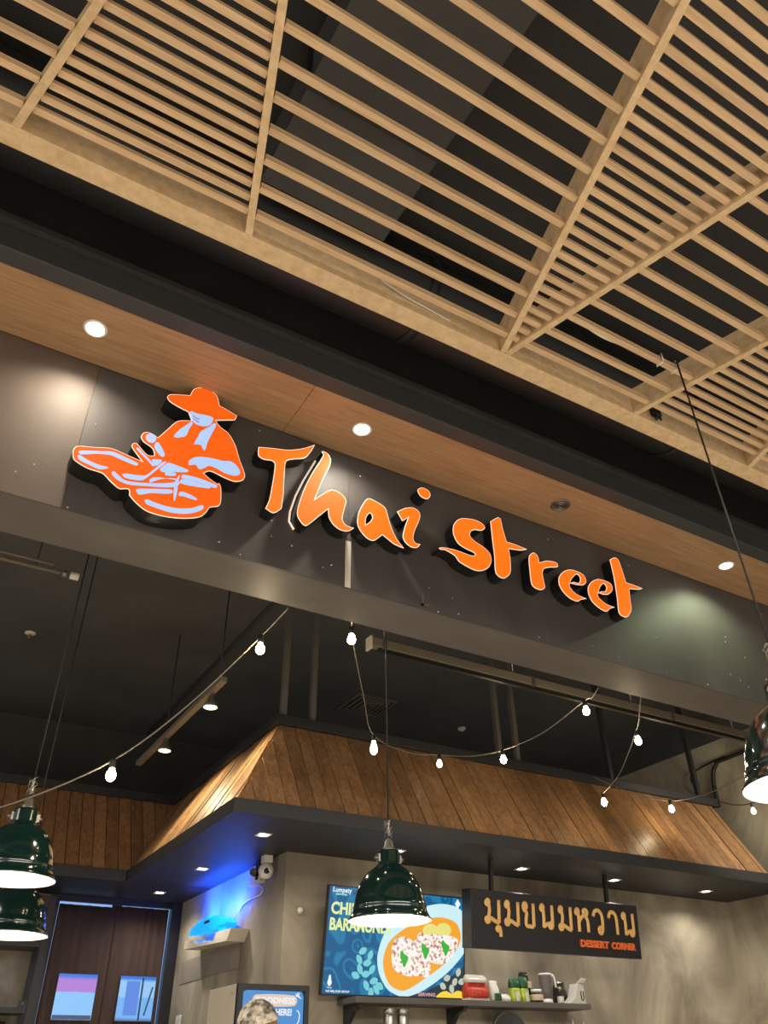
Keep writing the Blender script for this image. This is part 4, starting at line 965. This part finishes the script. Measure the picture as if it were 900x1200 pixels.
def curtain(label, x0, x1, seed, ztop):
    t = thing('door_curtain', label, 'curtain', ((x0 + x1) / 2, 8.24, .1), 'brown curtains on the glazed door')
    rnd = random.Random(seed); bm = B(); nx, zs = 30, [.1, 1.0, 1.6, 2.0, 2.4, 2.6, ztop]
    ph = rnd.uniform(0, 6)
    rows = []
    for z in zs:
        row = []
        for i in range(nx + 1):
            u = i / nx
            row.append(bm.verts.new((x0 + (x1 - x0) * u, 8.245 + .012 * math.sin(u * 17 + ph + z * .6) * (.6 + .4 * math.sin(z * 2)) + .006 * math.sin(u * 41 + z), z)))
        rows.append(row)
    for a, b in zip(rows, rows[1:]):
        for i in range(nx): bm.faces.new((a[i], a[i + 1], b[i + 1], b[i])).smooth = True
    geo = bmesh.ops.extrude_face_region(bm, geom=bm.faces[:])
    for v in [g for g in geo['geom'] if isinstance(g, bmesh.types.BMVert)]: v.co.y += .006
    bmesh.ops.recalc_face_normals(bm, faces=bm.faces[:])
    obj('cloth', bm, M_curt, t)
    return t


def out_mat(name, top, low, split, zc):
    m = emat(name, low); nt = m.node_tree; N = nt.nodes; L = nt.links
    tc = N.new('ShaderNodeTexCoord'); sp3 = N.new('ShaderNodeSeparateXYZ'); L.new(tc.outputs['Generated'], sp3.inputs[0])
    nz = N.new('ShaderNodeTexNoise'); nz.inputs['Scale'].default_value = 3; L.new(tc.outputs['Generated'], nz.inputs['Vector'])
    ad = N.new('ShaderNodeMath'); ad.operation = 'MULTIPLY_ADD'; ad.inputs[1].default_value = .05; L.new(nz.outputs['Fac'], ad.inputs[0]); L.new(sp3.outputs['Z'], ad.inputs[2])
    mr = N.new('ShaderNodeMapRange'); mr.inputs['From Min'].default_value = 0; mr.inputs['From Max'].default_value = 1.05; L.new(ad.outputs[0], mr.inputs['Value'])
    cr = N.new('ShaderNodeValToRGB'); cr.color_ramp.interpolation = 'LINEAR'; e = cr.color_ramp.elements
    stops = [(0, (60, 80, 110)), (.10, low), (split, low), (split + .03, top), (.86, top), (.93, (60, 120, 220))]
    while len(e) < len(stops): e.new(.5)
    for i, (p, c) in enumerate(stops): e[i].position = p; e[i].color = (*srgb(*c), 1)
    L.new(mr.outputs[0], cr.inputs[0]); L.new(cr.outputs[0], N['Principled BSDF'].inputs['Emission Color'])
    return m


c1_ = curtain('brown door curtain with window showing purple awning, left of pair', 1.475, 1.990, 1, 2.775)
c2_ = curtain('brown door curtain with window showing pale shopfront, right of pair', 1.993, 2.482, 2, 2.79)
for t, x0, x1, m in ((c1_, 1.585, 1.915, out_mat('outdoor_purple', (176, 128, 214), (140, 196, 248), .58, 0)), (c2_, 2.12, 2.44, out_mat('outdoor_pale', (150, 200, 244), (120, 180, 242), .5, 0))):
    wd = obj('window_pane', box(B(), (x0, 8.215, 1.89), (x1, 8.221, 2.228)), m, t)
    wd.data.transform(Matrix.Translation((0, 0, 0)))
    bm = B()
    for lo_, hi_ in (((x0 - .008, 1.882), (x1 + .008, 1.889)), ((x0 - .008, 2.229), (x1 + .008, 2.236)), ((x0 - .008, 1.889), (x0 - .0005, 2.229)), ((x1 + .0005, 1.889), (x1 + .008, 2.229))):
        box(bm, (lo_[0], 8.212, lo_[1]), (hi_[0], 8.223, hi_[1]))
    obj('window_trim', bm, M_curt, t)
    if t is c2_:
        obj('outdoor_board', box(B(), (2.18, 8.2125, 1.93), (2.30, 8.2145, 2.19)), emat('outdoor_board', (96, 140, 226)), t)
        obj('outdoor_post', box(B(), (2.315, 8.2125, 1.895), (2.33, 8.2145, 2.22)), emat('outdoor_dark', (40, 60, 90)), t)
        obj('outdoor_scaffold', prism(B(), [(2.36, 8.2125, 1.93), (2.375, 8.2125, 1.93), (2.425, 8.2125, 2.15), (2.41, 8.2125, 2.15)], (0, .002, 0)), emat('outdoor_dark2', (60, 84, 110)), t)
    else:
        obj('outdoor_sill', box(B(), (1.59, 8.2125, 1.895), (1.91, 8.2145, 1.925)), emat('outdoor_sill', (66, 84, 120)), t)

# ================================================================ BLACK STEEL RACK AT FAR LEFT WITH TINS
rk = thing('steel_shelving', 'black angle-steel shelving against plaster wall left of the curtained door', 'shelving', (.7, 8.1, 0))
for x in (.05, 1.36):
    for y in (7.94, 8.24):
        bm = B(); box(bm, (x - .03, y - .005, 0), (x + .03, y, 2.78)); box(bm, (x + .022, y, 0), (x + .03, y + .03, 2.78))
        obj('post', bm, M_blk2, rk)
for z in (.5, 1.0, 1.45, 1.915, 2.385, 2.74):
    obj('shelf_board', box(B(), (.09, 7.93, z), (1.32, 8.245, z + .04)), M_blk2, rk)
for z in (1.955, 2.69):
    g_ = obj('gusset', prism(B(), [(1.322, 7.931, z), (1.26, 7.931, z), (1.26, 7.931, z + .048), (1.322, 7.931, z + .048)], (0, -.006, 0)), M_blk2, rk)
    obj('bolt', lathe(B(), [(0, -.006), (.009, -.005), (.011, 0)], (1.29, 7.924, z + .024), 8, 'Y'), M_galv, g_)
M_tin = noise_col(mat('printed_tin', rough=.35), [(.35, srgb(120, 60, 40)), (.5, srgb(206, 190, 170)), (.65, srgb(70, 100, 110))], 14, 2)


def tin(label, x, y, z, m=M_tin):
    t = thing('food_tin', label, 'tin', (x, y, z), 'food tins on the black shelving')
    obj('tin_body', lathe(B(), [(0, 0), (.05, .001), (.05, .115), (0, .115)], (x, y, z), 20), m, t)
    obj('lid', lathe(B(), [(0, .1155), (.052, .116), (.052, .128), (.046, .13), (0, .13)], (x, y, z), 20), M_steel, t)


tin('printed food tin with steel lid, upper of two stacked on the shelving', .93, 8.05, 1.956 + .131)
tin('printed food tin with steel lid, lower of two stacked on the shelving', .93, 8.05, 1.956)
tin('printed food tin at the left frame edge on the shelving', .80, 8.1, 1.956)
for x, m, lab in ((.98, M_red, 'red filled jar on lowest visible level of black shelving'), (1.15, M_pgreen, 'dark green jar on lowest visible level of black shelving')):
    t = thing('storage_jar', lab, 'jar', (x, 8.08, 1.491), 'jars on the black shelving')
    obj('jar_body', lathe(B(), [(0, 0), (.075, .001), (.08, .02), (.08, .30), (.06, .34), (0, .34)], (x, 8.08, 1.491), 20), m, t)
    obj('lid', lathe(B(), [(0, .3405), (.065, .341), (.065, .37), (0, .372)], (x, 8.08, 1.491), 20), M_jar, t)

# ================================================================ PERSON WITH HAIR NET
def skin_mesh(name, verts, edges, radii, m, parent, root=0, sub=2):
    me = bpy.data.meshes.new(name); me.from_pydata(verts, edges, [])
    o = bpy.data.objects.new(name, me); COL.objects.link(o)
    md = o.modifiers.new('skin', 'SKIN'); md.use_smooth_shade = True
    for i, r in enumerate(radii):
        sv_ = me.skin_vertices[0].data[i]; sv_.radius = r if isinstance(r, tuple) else (r, r); sv_.use_root = (i == root)
    o.modifiers.new('sub', 'SUBSURF').levels = sub; o.modifiers['sub'].render_levels = sub
    bpy.context.view_layer.update()
    me2 = bpy.data.meshes.new_from_object(o.evaluated_get(bpy.context.evaluated_depsgraph_get()))
    bpy.data.objects.remove(o); bpy.data.meshes.remove(me)
    return obj(name, me2, m, parent, True)


pe = thing('person', 'kitchen worker in a pale hair net standing before the drinks cooler', 'person', (1.925, 4.55, 0), rot=(0, 0, math.radians(-20)))
# local frame: x = the way the person faces, y = to their left, z up
V = [(0, 0, .92), (0, 0, 1.08), (-.01, 0, 1.28), (-.01, 0, 1.42), (0, 0, 1.50), (.012, 0, 1.56),           # 0-5 pelvis..neck..head base
     (0, .09, .86), (.01, .10, .48), (-.02, .10, .09), (.13, .11, .045),                                    # 6-9 left leg
     (0, -.09, .86), (.01, -.10, .48), (-.02, -.10, .09), (.13, -.11, .045),                                # 10-13 right leg
     (-.01, .17, 1.42), (-.02, .22, 1.14), (.14, .19, .98), (.20, .17, .97),                                # 14-17 left arm
     (-.01, -.17, 1.42), (-.02, -.22, 1.14), (.14, -.19, .98), (.20, -.17, .97)]
E_ = [(0, 1), (1, 2), (2, 3), (3, 4), (4, 5), (0, 6), (6, 7), (7, 8), (8, 9), (0, 10), (10, 11), (11, 12), (12, 13), (3, 14), (14, 15), (15, 16), (16, 17), (3, 18), (18, 19), (19, 20), (20, 21)]
RD = [(.12, .15), (.11, .14), (.12, .16), (.10, .13), .058, .055, .085, .06, .045, .04, .085, .06, .045, .04, .06, .047, .034, .034, .06, .047, .034, .034]
body = skin_mesh('body', V, E_, RD, M_shirt, pe, 0, 2)
body.data.materials.append(M_trous); body.data.materials.append(M_skin); body.data.materials.append(M_shoe)
for p_ in body.data.polygons:
    c = p_.center
    p_.material_index = 3 if c.z < .09 else 1 if c.z < .95 and abs(c.y) < .16 else 2 if (c.z > 1.475 or (c.x > .06 and c.z < 1.1 and c.z > .9)) else 0
hz = 1.655                                                                   # head centre
hm = B(); ell(hm, (.01, 0, hz), (.090, .074, .116), 28, 20)
for v in hm.verts:                                                           # shape a jaw, brow and face plane
    d = v.co - Vector((.01, 0, hz))
    if d.z < -.03 and d.x < 0: v.co.x += .03 * min(1, (-d.z - .03) / .08)
    if d.z < -.05: v.co.y *= 1 - .25 * min(1, (-d.z - .05) / .07)
    if d.x > .05 and -.03 < d.z < .015: v.co.x -= .006
head = obj('head', hm, M_skin, pe, True)
nb = B(); tube(nb, [(.10, 0, hz + .01), (.118, 0, hz - .02), (.124, 0, hz - .035), (.10, 0, hz - .045)], [.008, .011, .015, .010], 8); obj('nose', nb, M_skin, head, True)
for s in (-1, 1):
    ea = B(); ell(ea, (-.005, s * .077, hz - .01), (.022, .010, .034), 12, 8); obj('ear', ea, M_skin, head, True)
    ey = B(); ell(ey, (.092, s * .032, hz + .002), (.012, .014, .009), 10, 6); obj('eye', ey, M_hair, head, True)
    eb = B(); tube(eb, [(.098, s * .018, hz + .024), (.097, s * .034, hz + .030), (.088, s * .05, hz + .024)], .004, 6); obj('eyebrow', eb, M_hair, head, True)
mo = B(); tube(mo, [(.092, -.024, hz - .068), (.102, 0, hz - .066), (.092, .024, hz - .068)], .005, 6); obj('mouth', mo, M_line, head, True)
hb = B(); ell(hb, (-.008, 0, hz + .03), (.095, .079, .098), 26, 16)
for v in list(hb.verts):
    if v.co.z < hz - .005 and v.co.x > -.06 or v.co.z < hz - .05: v.co = v.co * .0 + Vector((-.03, 0, hz + .0))
obj('hair', hb, M_hair, pe, True)
M_net = mat('hair_net', srgb(206, 198, 184), .7)
nt = M_net.node_tree; N = nt.nodes; tc = N.new('ShaderNodeTexCoord'); nz = N.new('ShaderNodeTexNoise'); nz.inputs['Scale'].default_value = 26; nz.inputs['Detail'].default_value = 6
cr = N.new('ShaderNodeValToRGB'); cr.color_ramp.elements[0].position = .40; cr.color_ramp.elements[0].color = (*srgb(84, 78, 72), 1); cr.color_ramp.elements[1].position = .60; cr.color_ramp.elements[1].color = (*srgb(226, 216, 198), 1)
nt.links.new(tc.outputs['Object'], nz.inputs['Vector']); nt.links.new(nz.outputs['Fac'], cr.inputs[0]); nt.links.new(cr.outputs[0], N['Principled BSDF'].inputs['Base Color'])
nm = B(); ell(nm, (-.008, 0, hz + .040), (.106, .088, .106), 36, 20)
rnd = random.Random(2)
for v in list(nm.verts):
    u = (v.co.x + .008) / .106
    zmin = hz + .025 + .03 * u
    if v.co.z < zmin: v.co.z = zmin - .004; v.co.x = -.008 + (v.co.x + .008) * .985
    else: v.co += Vector((rnd.uniform(-.003, .003), rnd.uniform(-.003, .003), rnd.uniform(-.003, .003)))
hn = obj('hair_net', nm, M_net, pe, True)
bd_ = B(); tube(bd_, [(-.008 + .099 * math.cos(a), .083 * math.sin(a), hz + .026 + .028 * math.cos(a)) for a in [i * math.pi / 14 for i in range(29)]], .006, 6); obj('elastic_band', bd_, M_cream, hn, True)
for s in (-1, 1):                                                            # hands: palm and five fingers
    b0 = Vector((.215, s * .165, .968)); hb = B()
    verts = [tuple(b0 + Vector((-.03, 0, 0))), tuple(b0 + Vector((.05, 0, 0)))]; ed = [(0, 1)]; rad = [(.018, .030), (.014, .036)]
    for q, ln2 in enumerate((.07, .078, .072, .056)):
        yo = (.027 - q * .018) * -s; i0 = len(verts)
        verts += [tuple(b0 + Vector((.062, yo, 0))), tuple(b0 + Vector((.062 + ln2 * .5, yo, -.012))), tuple(b0 + Vector((.062 + ln2 * .85, yo, -.036)))]
        ed += [(1, i0), (i0, i0 + 1), (i0 + 1, i0 + 2)]; rad += [.009, .0085, .007]
    i0 = len(verts); verts += [tuple(b0 + Vector((.02, -s * .042, -.006))), tuple(b0 + Vector((.055, -s * .058, -.02)))]; ed += [(0, i0), (i0, i0 + 1)]; rad += [.011, .009]
    skin_mesh('hand', verts, ed, rad, M_skin, pe, 0, 1)
